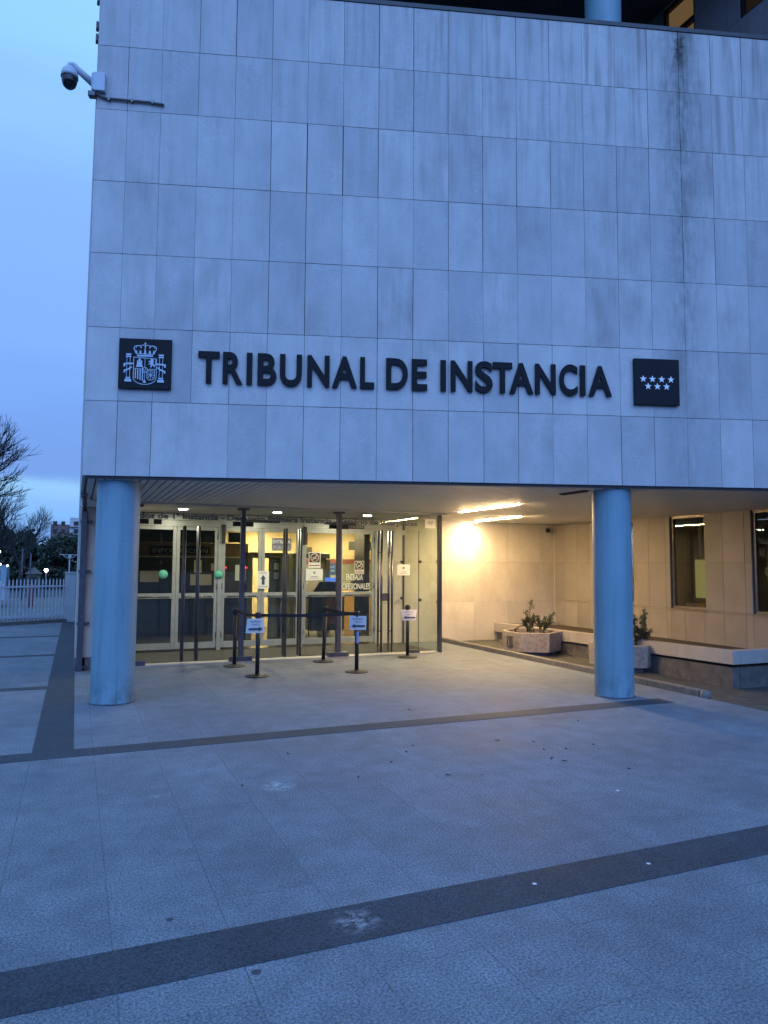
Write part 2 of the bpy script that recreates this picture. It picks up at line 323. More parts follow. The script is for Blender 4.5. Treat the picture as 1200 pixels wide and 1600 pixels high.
# plaza slab; object origin placed so that the paving joints fall on x = .208 + n*.5095
b = MB(); b.prism([(-14, -7), (7.6, -7), (7.6, 14.6), (.1, 14.6), (.1, 23.6), (-14, 15.2)], -.15, 0)
fl = b.build('plaza_paving', M_floor); fl['kind'] = 'structure'
me = fl.data; off = Vector((.208, 0, 0))
for v in me.vertices: v.co -= off
fl.location = off
def band(x0, x1, y0, y1, name='paving_band'):
    b = MB(); b.box(x0, x1, y0, y1, .0, .004) ; return tag(b.build(name, M_band), kind='structure')
band(-13, 7.595, 3.149, 3.489); band(-13, 7.0, 7.013, 7.288); band(-.301, .042, 7.292, 23.2)
for y in (10.87, 14.7, 18.5): band(-13, -.305, y, y+.24)
# lower worn pavement right of the kerb, falling towards the street
b = MB(); b.mesh([(7.7, -7, -.1), (20, -7, -.1), (20, 7.9, -.115), (7.7, 7.9, -.115), (7.7, 14.55, -.01), (20, 14.55, -.01), (7.7, -7, -.155), (20, -7, -.155), (20, 14.55, -.155), (7.7, 14.55, -.155)],
    [(0, 1, 2, 3), (3, 2, 5, 4)]); tag(b.build('side_pavement', M_dirt), kind='structure')
b = MB()
for i in range(8):
    y0 = 7.2+i*.92; b.box(7.6, 7.72, y0, y0+.912, -.16, .085, bev=.008)
tag(b.build('kerb', M_kerb), kind='structure')
b = MB(); b.box(10.80, 11.0, 14.575, 14.8, -.1, 2.76); corner_fill = b
b = MB(); b.lathe([(0, .0), (.066, 0), (.068, .02), (.066, .08), (.05, .098), (0, .102)], (7.66, 7.135, -.012), 24)
tag(b.build('kerb_end_stone', M_kerb), 'low rounded pale stone ending the kerb beside the right column', 'kerb stone')
b = MB(); b.box(.92, 6.62, 12.66, 12.95, .0, .012); tag(b.build('threshold', M_thr), kind='structure')
b = MB(); b.box(1.0, 6.6, 12.96, 14.42, .0, .02)
tag(b.build('entrance_mat', M_mat), 'long dark ribbed mat on the floor between glass screen and doors', 'door mat')

# ================================================================== BUILDING
bld = thing('courthouse', 'pale stone-clad court building with overhanging upper block on round blue columns', 'building', (CX, CY, 0))
BL = Vector((CX, CY, 0))
def bpart(mb, name, mt, rot=False, parent=None, label=None):
    """meshes given in world axes (or facade axes when rot) become parts of the building"""
    o = mb.build(name, mt, parent or bld, (0, 0, 0) if rot else (-CX, -CY, 0), AL if rot else 0)
    if label: o['label'] = label
    return o
W = .46155
# --- facade cladding (facade axes: x along, y into the building, z up)
joints = [0, .38, .79] + [1.2498+i*W for i in range(28)]
rows = [2.759, 3.679, 4.5935, 5.53, 6.455, 7.385, 8.2236, 9.10]
b = MB(); rnd = random.Random(3)
for r_ in range(len(rows)-1):
    k = 0
    while k < len(joints)-1:
        x0, x1 = joints[k], joints[k+1]; k += 1
        wide = (r_ == 0 and k == 3)
        if wide: x1 = joints[k+1]; k += 1
        gx = rnd.choice([.0012, .0014, .0018, .003, .0055]); gz = .0034
        t = rnd.betavariate(2.2, 2.0)
        if r_ == 1 and 1.2 < x0 < 7: t = .75+.25*rnd.random()
        if rnd.random() < .1: t *= .35
        d = rnd.uniform(0, .0025)
        b.box(x0+gx, x1-gx, d, .035, rows[r_]+gz, rows[r_+1]-gz, t, 0)
bpart(b, 'facade_cladding', M_stone, True)
b = MB(); b.box(.02, 13.9, .036, .14, 2.765, 9.09); bpart(b, 'cladding_backing', M_back, True)
b = MB(); b.box(-.02, 14, -.008, .42, 9.103, 9.165, bev=.004); bpart(b, 'coping', noisy('coping_metal', (.03, .033, .04), (.045, .05, .058), 3, .5, .3), True)
b = MB(); b.box(.0, 13.9, .14, .4, 2.765, 9.09); bpart(b, 'parapet_wall', M_conc2, True)
# block left side (runs straight back) and its thin metal edge
b = MB()
for i in range(7):
    for j in range(14):
        y0 = CY+.03+j*.92; b.box(CX, CX+.035, y0+.003, y0+.917, rows[i]+.003, rows[i+1]-.003, rnd.random())
bpart(b, 'side_cladding', M_stone)
b = MB(); b.box(CX+.036, CX+.2, CY+.15, CY+13, 2.765, 9.09); bpart(b, 'side_backing', M_conc2)
# small fixings on the side edge, high up
for z in (8.98, 8.62, 8.45): 
    b = MB(); b.box(CX-.035, CX-.001, CY+.25, CY+.33, z, z+.1, bev=.01); bpart(b, 'side_bracket', M_dsteel)
# --- slatted soffit
x_at = lambda x: CY + math.tan(AL)*(x-CX)      # y of facade plane
b = MB(); x = .10; p = .1
while x < 13.2:
    y0 = x_at(x)+.04; y1 = 12.44 if x < 6.7 else 14.6
    if y1 - y0 > .05:
        vs = [(x+.003, x_at(x)+.085, 2.725), (x+p-.018, x_at(x+p)+.085, 2.725), (x+p-.018, y1, 2.725), (x+.003, y1, 2.725)]
        vs2 = [(a, c, 2.75) for a, c, _ in vs]
        b.mesh(vs+vs2, [(3, 2, 1, 0), (0, 1, 5, 4), (1, 2, 6, 5), (2, 3, 7, 6), (3, 0, 4, 7)], rnd.random())
    x += p
bpart(b, 'slatted_soffit', M_slat)
b = MB(); b.box(.03, 13.9, .037, .075, 2.732, 2.763); bpart(b, 'edge_trim', noisy('dark_edge_trim', (.02, .02, .022), (.035, .035, .038), 4, .5), True)
b = MB(); b.prism([(.06, x_at(.06)+.16), (13.3, x_at(13.3)+.16), (13.3, 15), (.06, 15)], 2.768, 2.80); bpart(b, 'soffit_void', M_back)
b = MB(); b.box(.045, 6.66, 12.46, 14.58, 2.70, 2.745); bpart(b, 'vestibule_ceiling', M_plast)
b = MB(); b.box(.045, .45, 12.3, 12.455, 2.60, 2.72); bpart(b, 'edge_beam', M_slat)
# floor slab over everything (blocks the sky from the canopy)
b = MB(); b.prism([(.25, x_at(.25)+.4), (13.3, x_at(13.3)+.4), (13.3, 24), (.25, 24)], 2.81, 3.0); bpart(b, 'floor_slab', M_conc2)
# --- columns
def column(s, off, z0, z1, r=.285):
    P = FP(s, off, 0); b = MB()
    b.lathe([(r, z0), (r, z1)], (0, 0, 0), 72)
    o = b.build('column', M_colm, bld, (P.x-CX, P.y-CY, 0)); b = MB(); b.lathe([(r+.001, z0), (r+.012, z0+.002), (r+.009, z0+.012), (r+.001, z0+.016)], (0, 0, 0), 48); b.build('base_sealant', noisy('dirty_sealant', (.02, .025, .03), (.10, .14, .17), 9, .8), o)
    return o
column(.34, .38, 0, 2.76, .258); column(6.78, .33, 0, 2.76, .252); column(12.9, .385, -.12, 2.76)
# --- cladding helper for the inner walls
def clad(name, horiz, fixed, a0, a1, zs, step, openings=(), outward=-1, thick=.03, mt=M_wall, start=None, backing=True):
    """wall of slabs: horiz=True runs along X at y=fixed, else along Y at x=fixed; outward is the sign of the facing axis"""
    b = MB(); a = start if start is not None else a0
    edges = []
    while a < a1-.02: edges.append(a); a += step
    if edges[0] > a0+.02: edges.insert(0, a0)
    edges.append(a1); edges = sorted(set(edges+[q for op in openings for q in op[:2]]))
    edges = [q for i, q in enumerate(edges) if i == 0 or q-edges[i-1] > .012 or any(abs(q-t) < 1e-6 for op in openings for t in op[:2])]
    zz = sorted(set(zs+[q for op in openings for q in op[2:4] if zs[0] < q < zs[-1]]))
    for i in range(len(edges)-1):
        for j in range(len(zz)-1):
            m0, m1 = (edges[i]+edges[i+1])/2, (zz[j]+zz[j+1])/2
            if edges[i+1]-edges[i] < .006 or any(op[0] < m0 < op[1] and op[2] < m1 < op[3] for op in openings): continue
            f0 = fixed+outward*(-rnd.uniform(0, .0015)); f1 = fixed-outward*thick; q_ = .0028 if not horiz else .0017
            lo, hi = min(f0, f1), max(f0, f1); q = q_
            if horiz: b.box(edges[i]+q, edges[i+1]-q, lo, hi, zz[j]+q, zz[j+1]-q, rnd.random())
            else: b.box(lo, hi, edges[i]+q, edges[i+1]-q, zz[j]+q, zz[j+1]-q, rnd.random())
    o = bpart(b, name, mt)
    if backing:
        b = MB(); g0, g1 = fixed-outward*(thick+.003), fixed-outward*(thick+.12); lo, hi = min(g0, g1), max(g0, g1)
        segs = []; cur = a0
        for op in sorted(openings):
            segs.append((cur, op[0], zs[0], zs[-1])); segs.append((op[0], op[1], zs[0], op[2])); segs.append((op[0], op[1], op[3], zs[-1])); cur = op[1]
        segs.append((cur, a1, zs[0], zs[-1]))
        for s0, s1, z0, z1 in segs:
            if s1-s0 > .002 and z1-z0 > .002:
                if horiz: b.box(s0, s1, lo, hi, z0, z1)
                else: b.box(lo, hi, s0, s1, z0, z1)
        bpart(b, name+'_backing', M_conc2)
    return o
ZS = [-.02, .87, 1.785, 2.724]
clad('lamp_wall', True, 14.6, 6.2, 10.797, ZS, .9231, start=6.69)
WIN = [(11.86, 12.72, .9, 2.70), (9.99, 10.85, .9, 2.70), (8.12, 8.98, .9, 2.70), (6.25, 7.11, .9, 2.70)]
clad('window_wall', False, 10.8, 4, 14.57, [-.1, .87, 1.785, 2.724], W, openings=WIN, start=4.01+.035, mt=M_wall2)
# left end wall of the porch, with skirting
clad('porch_end_wall', True, 12.56, .036, .78, [.2, .87, 1.785, 2.60], .8)
clad('porch_end_wall_return', False, CX, 12.57, 23.1, [0, .87, 1.785, 2.755], .92, backing=True)
b = MB(); b.box(.036, .80, 12.57, 12.75, 0, .197); bpart(b, 'skirting', M_kerb)
b = MB(); b.box(.78, .92, 12.62, 14.6, 0, 2.69); bpart(b, 'porch_side_wall', M_wall)
bpart(corner_fill, 'corner_block', M_wall)
# drain pipe
b = MB(); b.box(.06, .15, 12.44, 12.53, .0, 2.55, bev=.008)
pipe = bpart(b, 'downpipe', M_dsteel)
b = MB()
for z in (.03, .72, 1.55, 2.35): b = MB(); b.box(.045, .23, 12.50, 12.555, z, z+.045); bpart(b, 'pipe_bracket', M_dsteel)
b = MB(); b.tube([(.105, 12.48, 2.55), (.10, 12.35, 2.62), (.09, 11.9, 2.70), (.09, 11.3, 2.715)], .035, 10); bpart(b, 'drain_elbow', M_dsteel)
# --- windows
def window(y0, y1, z0, z1, x=10.8, parent=bld, big=True):
    f = MB(); t = .05
    for a0, a1, c0, c1 in ((y0, y1, z0, z0+t), (y0, y1, z1-t, z1), (y0, y0+t, z0+t, z1-t), (y1-t, y1, z0+t, z1-t)): f.box(x+.05, x+.11, a0+.002, a1-.002, c0+.002, c1-.002)
    o = bpart(f, 'window', M_wfr)
    p = MB(); p.box(x+.075, x+.083, y0+t, y1-t, z0+t, z1-t); p.build('pane', M_gwin, o)
    s = MB(); s.box(x-.012, x+.14, y0-.01, y1+.01, z0-.03, z0-.002); s.build('sill', M_wfr, o)
    r = MB(); r.box(x+.112, x+.15, y1-.02, y1+.0, z0, z1); r.build('reveal', M_dark, o)
    return o
for y0, y1, z0, z1 in WIN: window(y0, y1, z0, z1)
# offices behind the windows
b = MB(); b.box(13.2, 13.25, 4, 14.5, -.1, 2.7); bpart(b, 'office_wall', noisy('office_wall_paint', (.12, .10, .08), (.16, .13, .10), 2, .8))
b = MB(); b.box(10.98, 13.2, 4, 14.5, -.08, -.04); bpart(b, 'office_floor', M_conc2)
for y in (11.0, 9.1): 
    b = MB(); b.box(11.9, 12.0, y-1.0, y-.1, .0, 2.69); bpart(b, 'office_partition', noisy('dark_brown_partition', (.09, .05, .035), (.12, .07, .05), 4, .6))
b = MB(); b.box(11.3, 11.33, 10.43, 10.70, 1.1, 1.85)
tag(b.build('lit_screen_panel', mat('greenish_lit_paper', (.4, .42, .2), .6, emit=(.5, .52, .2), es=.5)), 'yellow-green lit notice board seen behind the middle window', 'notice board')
b = MB(); b.box(11.5, 11.53, 10.72, 10.80, 1.9, 2.69); b.box(11.5, 11.53, 10.2, 10.80, 2.60, 2.69); bpart(b, 'inner_frame', M_paperw)
b = MB(); b.box(11.2, 11.5, 10.3, 11.0, .86, .92); bpart(b, 'window_shelf', M_wood)
for i, (y, c, h, nm) in enumerate(((10.78, M_paperw, .07, 'cream box file on the shelf behind the middle window'), (10.5, M_wood, .08, 'brown box file on the shelf behind the middle window'))):
    b = MB(); b.box(11.22, 11.4, y-.1, y+.1, .922, .922+h, bev=.006); tag(b.build('box_file', c), nm, 'box file')

# --- planter ledge along the window wall
b = MB()
def quad_box(b, x0, x1, y0, y1, zb0, zb1, zt0, zt1):
    b.mesh([(x0, y0, zb0), (x1, y0, zb0), (x1, y1, zb1), (x0, y1, zb1), (x0, y0, zt0), (x1, y0, zt0), (x1, y1, zt1), (x0, y1, zt1)],
           [(0, 3, 2, 1), (4, 5, 6, 7), (0, 1, 5, 4), (1, 2, 6, 5), (2, 3, 7, 6), (3, 0, 4, 7)], rnd.random())
zt = lambda y: .455-(y-7.9)*(.075/6.6)
y = 7.9; ww = .16
ys = [7.9]+[8.06+i*.93 for i in range(8)]
for i in range(1, 8):
    y0, y1 = (7.9+.0, ys[i+1]) if i == 1 else (ys[i], ys[i+1])
    if y1 > 14.56: y1 = 14.56
    quad_box(b, 9.05, 9.05+ww, y0+.003, y1-.003, zt(y0)-.2, zt(y1)-.2, zt(y0), zt(y1))
xx = 9.05+ww
while xx < 13:
    quad_box(b, xx+.003, xx+.92, 7.9, 7.9+ww, .255, .255, .455, .455); xx += .923
b.prism([(9.06, 14.40), (10.77, 14.40), (10.77, 14.56), (9.06, 14.56)], .18, .372, tint=.4)
led = thing('planting_ledge', 'long stone-rimmed planting ledge under the windows of the recess', 'planting ledge', (9.05, 7.9, -.12))
b.build('rim', M_ledge, led, (-9.05, -7.9, .12))
b = MB(); b.box(9.10, 9.25, 7.96, 14.5, -.15, .20); b.box(9.26, 13.2, 7.96, 8.1, -.15, .20); b.box(9.26, 10.78, 14.36, 14.5, -.15, .18)
b.build('base_wall', M_conc2, led, (-9.05, -7.9, .12))
b = MB(); b.box(9.26, 10.76, 8.11, 14.35, .1, .30); b.build('soil', M_soil, led, (-9.05, -7.9, .12))

# ================================================================== UPPER STOREY
b = MB(); x = .3
while x < 10.78:
    y0 = x_at(x)+.5
    b.box(x, x+.088, y0, 22, 13.25, 13.28); x += .1
bpart(b, 'upper_slatted_soffit', noisy('dark_slat_paint', (.05, .055, .065), (.07, .075, .085), 2, .5))
b = MB(); b.prism([(.2, x_at(.2)+.3), (14, x_at(14)+.3), (14, 24), (.2, 24)], 13.3, 14.4); bpart(b, 'upper_slab', M_conc2)
b = MB(); b.prism([(.3, x_at(.3)+.45), (10.8, x_at(10.8)+.45), (10.8, 22), (.3, 22)], 8.6, 8.7); bpart(b, 'terrace', M_conc2)
b = MB(); b.box(.3, 10.8, 21.5, 21.7, 8.71, 13.24); bpart(b, 'upper_back_wall', M_conc2)
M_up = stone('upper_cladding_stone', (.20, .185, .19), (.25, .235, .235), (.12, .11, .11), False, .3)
UPW = [(9.89, 10.71, 11.68, 13.2), (8.02, 8.88, 11.68, 13.2), (6.15, 7.01, 11.68, 13.2), (11.76, 12.62, 11.68, 13.2)]
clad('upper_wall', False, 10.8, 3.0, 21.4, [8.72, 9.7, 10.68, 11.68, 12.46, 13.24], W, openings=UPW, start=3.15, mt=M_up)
for y0, y1, z0, z1 in UPW:
    f = MB(); t = .06
    for a0, a1, c0, c1 in ((y0, y1, z0, z0+t), (y0, y1, z1-t, z1), (y0, y0+t, z0+t, z1-t), (y1-t, y1, z0+t, z1-t), (y0+t, y1-t, 12.50, 12.60)): f.box(10.84, 10.92, a0+.002, a1-.002, c0+.002, c1-.002)
    o = bpart(f, 'window', M_dark)
    p = MB(); p.box(10.875, 10.883, y0+t, y1-t, z0+t, z1-t); p.build('pane', M_gwin, o)
b = MB(); b.box(10.96, 11.0, 9.6, 11.0, 11.0, 13.24)
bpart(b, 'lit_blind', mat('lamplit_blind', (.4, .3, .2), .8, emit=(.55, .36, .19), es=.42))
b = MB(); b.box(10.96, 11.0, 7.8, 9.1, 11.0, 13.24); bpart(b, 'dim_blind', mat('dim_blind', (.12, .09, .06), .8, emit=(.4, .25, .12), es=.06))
column(7.30, 1.5, 8.7, 13.25, .28)

# ================================================================== LOBBY (seen through the doors)
b = MB(); b.box(.3, 9.2, 14.62, 20, -.1, .004); bpart(b, 'lobby_floor', M_lobf)
b = MB(); b.box(.3, 9.2, 19.5, 19.6, .0, 2.78); bpart(b, 'lobby_back_wall', M_yell)
b = MB(); b.box(9.0, 9.1, 14.8, 19.48, .0, 2.78); bpart(b, 'lobby_side_wall', M_yell)
b = MB(); b.box(.25, .35, 14.8, 19.48, .0, 2.78); bpart(b, 'lobby_left_wall', M_yell)
b = MB(); b.box(.36, 9.0, 14.72, 19.48, 2.70, 2.76); bpart(b, 'lobby_ceiling', M_plast)
b = MB(); b.box(5.0, 8.9, 19.44, 19.495, 1.74, 1.87); bpart(b, 'wall_rail', M_redw)
b = MB(); b.box(5.0, 8.9, 19.46, 19.495, .0, 1.735); bpart(b, 'wall_panelling', M_grn)
for i, (x, y) in enumerate(((4.6, 18.6), (5.9, 16.6), (4.9, 17.6), (6.9, 18.4), (8.0, 17.0))):
    o = thing('lobby_light', 'square lit panel in the lobby ceiling behind the doors', 'ceiling light', (x, y, 2.69), 0, 'lit ceiling panels of the lobby')
    b = MB(); b.box(-.3, .3, -.3, .3, 0, .008); b.build('diffuser', M_lob, o)
    b = MB()
    for q in ((-.33, .33, -.33, -.302), (-.33, .33, .302, .33), (-.33, -.302, -.3, .3), (.302, .33, -.3, .3)): b.box(*q, -.006, .009)
    b.build('frame', M_frame, o)
# info booth
bt = thing('information_booth', 'dark information booth with brown fascia in the lobby behind the left doors', 'information desk', (.6, 17.6, 0))
b = MB(); b.box(0, 3.3, 0, .06, 1.89, 2.21); b.build('fascia', noisy('dim_brown_fascia', (.11, .06, .025), (.14, .08, .035), 4, .5), bt)
b = MB(); b.box(0, 2.62, .0, .08, 2.215, 2.69); b.build('bulkhead', M_dark, bt)
b = MB(); b.box(0, 3.3, .5, 1.8, 0, 2.2); b.build('dark_interior', M_dark, bt)
b = MB(); b.box(0, 3.3, -.04, .45, 0, .98); b.build('counter', noisy('dark_counter', (.012, .011, .009), (.02, .018, .015), 5, .4), bt)
b = MB(); b.box(0, 3.3, -.03, .0, 1.86, 1.885); b.build('trim', M_frame, bt)
b = MB(); b.box(.98, 2.36, -.03, -.004, 1.93, 2.13)
sg = b.build('sign', M_plate, bt); text('lettering', 'INFORMACIÓN', 1.04, 2.31, 1.965, 2.10, -.031, mat('dim_sign_lettering', (.16, .155, .15), .5), sg, .003, .012)
for x0, x1, z0, z1 in ((.78, 1.2, 1.28, 1.54), (1.92, 2.42, 1.2, 1.46), (2.4, 2.58, 1.55, 1.72), (2.0, 2.18, 1.5, 1.80)):
    b = MB(); b.box(x0, x1, -.015, -.01, z0, z1); b.build('notice', M_paperw if x1 != 2.18 else M_paper, bt)
b = MB(); b.box(3.37, 3.76, 17.35, 17.45, 2.23, 2.47, bev=.01); tag(b.build('wall_screen', M_dark), 'small black screen hanging beside the booth bulkhead in the lobby', 'screen')
# metal detector arches
def arch(x, label):
    o = thing('metal_detector', label, 'metal detector', (x, 16.4, 0), 0, 'walk-through detectors in the lobby')
    for s_ in (0, .78):
        b = MB(); b.box(s_, s_+.13, 0, .62, 0, 1.85, bev=.02); b.build('side_panel', M_grn, o)
    b = MB(); b.box(0, .91, .04, .58, 1.852, 1.98, bev=.02); b.build('lintel', M_grn, o)
    return o
arch(3.62, 'grey-green walk-through metal detector seen through the left leaf of the middle doors'); a2 = arch(4.72, 'grey-green walk-through metal detector seen right of the white arrow notice')
b = MB(); b.box(4.18, 4.66, 16.6, 16.68, 0, 1.96, bev=.01); pn = tag(b.build('lobby_partition', M_grn), 'tall grey-green partition with a blue notice between the two detectors', 'partition')
b = MB(); b.box(4.26, 4.46, 16.585, 16.597, 1.33, 1.78); nb = b.build('notice', M_blue, pn)
b = MB(); b.box(4.285, 4.435, 16.578, 16.584, 1.58, 1.74); b.box(4.285, 4.435, 16.578, 16.584, 1.36, 1.52); b.build('print', M_paper, nb)
# x-ray machine
xr = thing('baggage_scanner', 'dark baggage scanner with blue panels behind the right-hand doors', 'baggage scanner', (5.12, 16.3, 0))
b = MB(); b.box(0, .85, 0, .9, .15, .98, bev=.04); b.prism([(0, 0), (.8, 0), (.66, .3), (.2, .3)], 0, .8, M=Matrix.Translation((.02, .85, 1.0))@Matrix.Rotation(R(90), 4, 'X')); b.build('housing', mat('scanner_navy', (.012, .016, .03), .4), xr)
b = MB(); b.box(.3, .62, -.03, -.002, .3, .92); b.build('curtain', noisy('red_grey_panel', (.16, .05, .04), (.05, .05, .06), 4, .5), xr)
b = MB(); b.box(.35, .65, -.02, .03, 1.31, 1.40); b.build('lit_display', mat('blue_lit_display', (.1, .2, .8), .5, emit=(.1, .25, 1), es=1.2), xr)
b = MB()
for q in (-.35, -.02): b.tube([(q, .1, 0), (q, .1, .95)], .018, 8)
b.tube([(-.35, .1, .93), (.0, .1, .93)], .02, 8); b.tube([(-.35, .1, .55), (.0, .1, .55)], .02, 8); b.build('roller_frame', M_dark, xr)
b = MB(); b.box(5.62, 5.98, 17.0, 17.03, 1.46, 1.74); bs = tag(b.build('blue_sign', M_blue), 'blue panel sign with pale lines above the baggage scanner', 'sign')
text('lettering', 'CONTROL', 5.66, 5.94, 1.63, 1.68, 16.998, M_paper, bs); text('lettering', 'ACCESO', 5.68, 5.92, 1.53, 1.58, 16.998, M_paper, bs)
b = MB(); b.box(5.7, 6.1, 19.40, 19.43, 2.02, 2.2); tag(b.build('wall_vent', M_conc2), 'grey wall vent on the yellow lobby wall', 'vent')
b = MB(); b.box(6.55, 7.4, 17.9, 18.5, 0, .95); b.box(6.5, 7.45, 17.85, 18.55, .952, 1.0)
tag(b.build('wooden_counter', M_wood), 'honey-coloured wooden counter behind the door marked ENTRADA', 'counter')
b = MB(); b.box(6.75, 7.1, 17.95, 18.02, 1.05, 1.28, bev=.01); b.box(6.87, 6.97, 17.96, 18.05, 1.0, 1.05); tag(b.build('monitor', M_dark), 'black computer monitor standing on the wooden counter', 'monitor')
b = MB(); b.box(7.0, 7.9, 18.8, 18.86, 2.12, 2.36); tag(b.build('hanging_sign', M_dark), 'dark blank sign hanging in the lobby at the right', 'sign')
b = MB(); b.box(5.55, 5.68, 18.9, 19.0, 2.3, 2.62); b.box(5.75, 5.82, 18.9, 19.0, 2.25, 2.62); tag(b.build('wall_bracket', M_redw), 'brown bracket high on the yellow lobby wall', 'bracket')
for (x, z, nm) in ((3.08, 1.63, 'left'), (3.55, 1.63, 'right')):
    b = MB(); b.lathe([(0, 0), (.025, .002), (.025, .01)], (0, 0, 0), 16, Matrix.Translation((x, 16.2, z))@Matrix.Rotation(R(90), 4, 'X'))
    tag(b.build('indicator_lamp', mat('red_indicator', (.8, .05, .1), .5, emit=(1, .02, .08), es=5)), 'small glowing red lamp, the %s of the pair behind the middle doors' % nm, 'indicator lamp')
    b = MB(); b.tube([(x, 16.215, 0), (x, 16.215, z+.03)], .02, 8); tag(b.build('lamp_post', M_dark), 'thin black stand carrying the %s red lamp behind the doors' % nm, 'stand')

# ================================================================== DOORS (three double doors in the porch)
YD = 14.6
def leaf(x0, x1, parent, hinge_left):
    b = MB(); s_ = .065; y0, y1 = -.02, .03
    b.box(x0, x0+s_, y0, y1, .05, 2.44, bev=.004); b.box(x1-s_, x1, y0, y1, .05, 2.44, bev=.004)
    for z0, z1 in ((.05, .17), (1.03, 1.13), (2.375, 2.44)): b.box(x0+s_+.001, x1-s_-.001, y0+.002, y1-.002, z0, z1)
    lf = b.build('door_leaf', M_frame, parent)
    g_ = MB(); g_.box(x0+s_, x1-s_, .0, .008, .17, 1.03); g_.box(x0+s_, x1-s_, .0, .008, 1.13, 2.375); g_.build('pane', M_gdoor, lf)
    p = MB(); p.tube([(x0+.12, y0-.05, 1.06), (x1-.12, y0-.05, 1.06)], .016, 10)
    for q in (x0+.13, x1-.13): p.box(q-.012, q+.012, y0-.05, y0, 1.045, 1.075)
    p.build('push_bar', M_steel, lf)
    h = MB(); hx = x0+.01 if hinge_left else x1-.01
    for z in (.25, 1.2, 2.2): h.tube([(hx, y0-.012, z), (hx, y0-.012, z+.12)], .01, 8)
    h.build('hinge', M_dsteel, lf)
    return lf
labs = ['left-hand double door with turquoise dots, aluminium framed, beside the left column', 'middle aluminium-framed double door with the white arrow notice', 'right-hand aluminium-framed double door marked ENTRADA PROFESIONALES']
doors = []
for i in range(3):
    x = .96+1.7*i; dr = thing('double_door', labs[i], 'door', (x, YD, 0), 0, 'glazed double doors of the porch')
    leaf(.04, .848, dr, True); leaf(.852, 1.66, dr, False)
    b = MB(); b.box(.0, .038, -.04, .05, .0, 2.69); b.box(1.662, 1.7, -.04, .05, .0, 2.69); b.box(.038, 1.662, -.04, .05, 2.445, 2.69); b.box(.038, 1.662, -.06, -.041, 2.49, 2.56); b.box(.038, 1.662, -.055, -.041, 2.62, 2.68)
    b.build('door_frame', M_frame, dr); doors.append(dr)
    b = MB(); b.box(.5, 1.2, -.11, -.061, 2.56, 2.615, bev=.005); b.build('door_closer', M_frame if i == 0 else M_dark, dr)
    if i: 
        b = MB(); b.box(.02, .09, -.10, -.045, 2.12, 2.5, bev=.01); b.build('vertical_closer', M_dark, dr)
b = MB(); b.box(.78, .958, YD, YD+.1, 0, 2.69); bpart(b, 'door_jamb_wall', M_wall); b = MB(); b.box(6.062, 6.2, YD-.04, YD+.1, 0, 2.69); bpart(b, 'door_jamb_wall', M_wall)
b = MB(); b.box(5.9, 6.03, YD+.3, YD+.9, 0, 2.5); tag(b.build('open_inner_door', M_dsteel), 'dark grey inner door standing open behind the right-hand doors', 'door')
# turquoise dots + notices on the doors
for x, z, nm in ((1.57, 1.50, 'turquoise round sticker on the glass of the far left door leaf'), (2.64, 1.50, 'turquoise round sticker on the frame between left and middle doors')):
    b = MB(); b.lathe([(0, 0), (.085, 0), (.085, .003), (0, .003)], (0, 0, 0), 32, Matrix.Translation((x, YD-.045, z))@Matrix.Rotation(R(90), 4, 'X'))
    d = tag(b.build('round_sticker', M_green), nm, 'sticker')
    b = MB(); b.lathe([(.085, 0), (.092, 0), (.092, .004), (.085, .004)], (0, 0, 0), 32, Matrix.Translation((x, YD-.045, z))@Matrix.Rotation(R(90), 4, 'X')); b.build('rim', mat('dark_teal', (.02, .12, .09), .6), d)
def sheet_paper(name, x0, x1, z0, z1, y, label, mt=M_paper, cat='notice'):
    b = MB(); b.box(0, x1-x0, -.002, 0, 0, z1-z0); o = b.build(name, mt); o.location = (x0, y, z0); tag(o, label, cat); return o
def arrow_mb(x0, x1, z0, z1, direction, y):
    if direction in 'LR':
        h = z1-z0; pts = [(x0, z0+h*.28), (x1-h*.9, z0+h*.28), (x1-h*.9, z0), (x1, z0+h/2), (x1-h*.9, z1), (x1-h*.9, z0+h*.72), (x0, z0+h*.72)]
        if direction == 'L': pts = [(x0+x1-a, c) for a, c in pts][::-1]
    else:
        wd = x1-x0; pts = [(x0+wd*.25, z0), (x0+wd*.75, z0), (x0+wd*.75, z1-wd*.7), (x1, z1-wd*.7), (x0+wd/2, z1), (x0, z1-wd*.7), (x0+wd*.25, z1-wd*.7)]
    b = MB(); b.prism(pts, 0, .0015, Matrix.Translation((0, y, 0))@Matrix.Rotation(R(90), 4, 'X')); return b
o = sheet_paper('arrow_notice', 3.42, 3.66, 1.21, 1.57, YD-.06, 'white notice with an upward arrow where the middle door leaves meet')
text('lettering', 'SUBIDA', .05, .19, .305, .335, -.002, M_red, o); text('lettering', 'ACCESO PÚBLICO', .02, .22, .03, .055, -.002, M_ink, o)
arrow_mb(.06, .18, .08, .28, 'U', -.002).build('arrow', M_ink, o)
o = sheet_paper('entrance_notice', 3.71, 4.13, 1.99, 2.25, YD-.03, 'dark notice reading ENTRADA PÚBLICO high on the middle doors', mat('grey_violet_board', (.16, .16, .22), .5))
text('lettering', 'ENTRADA', .02, .40, .15, .225, -.002, M_textw, o, .002, .02); text('lettering', 'PÚBLICO', .04, .38, .03, .12, -.002, M_letg, o, .002, .01)
o = sheet_paper('white_notice', 3.0, 3.21, 1.37, 1.69, 14.72, 'blank white notice lit on the left leaf of the middle doors', mat('bright_paper', (.75, .74, .7), .7))
o = sheet_paper('warning_poster', 4.51, 4.77, 1.64, 1.97, YD-.04, 'white poster with a round prohibition sign on the left leaf of the right-hand doors')
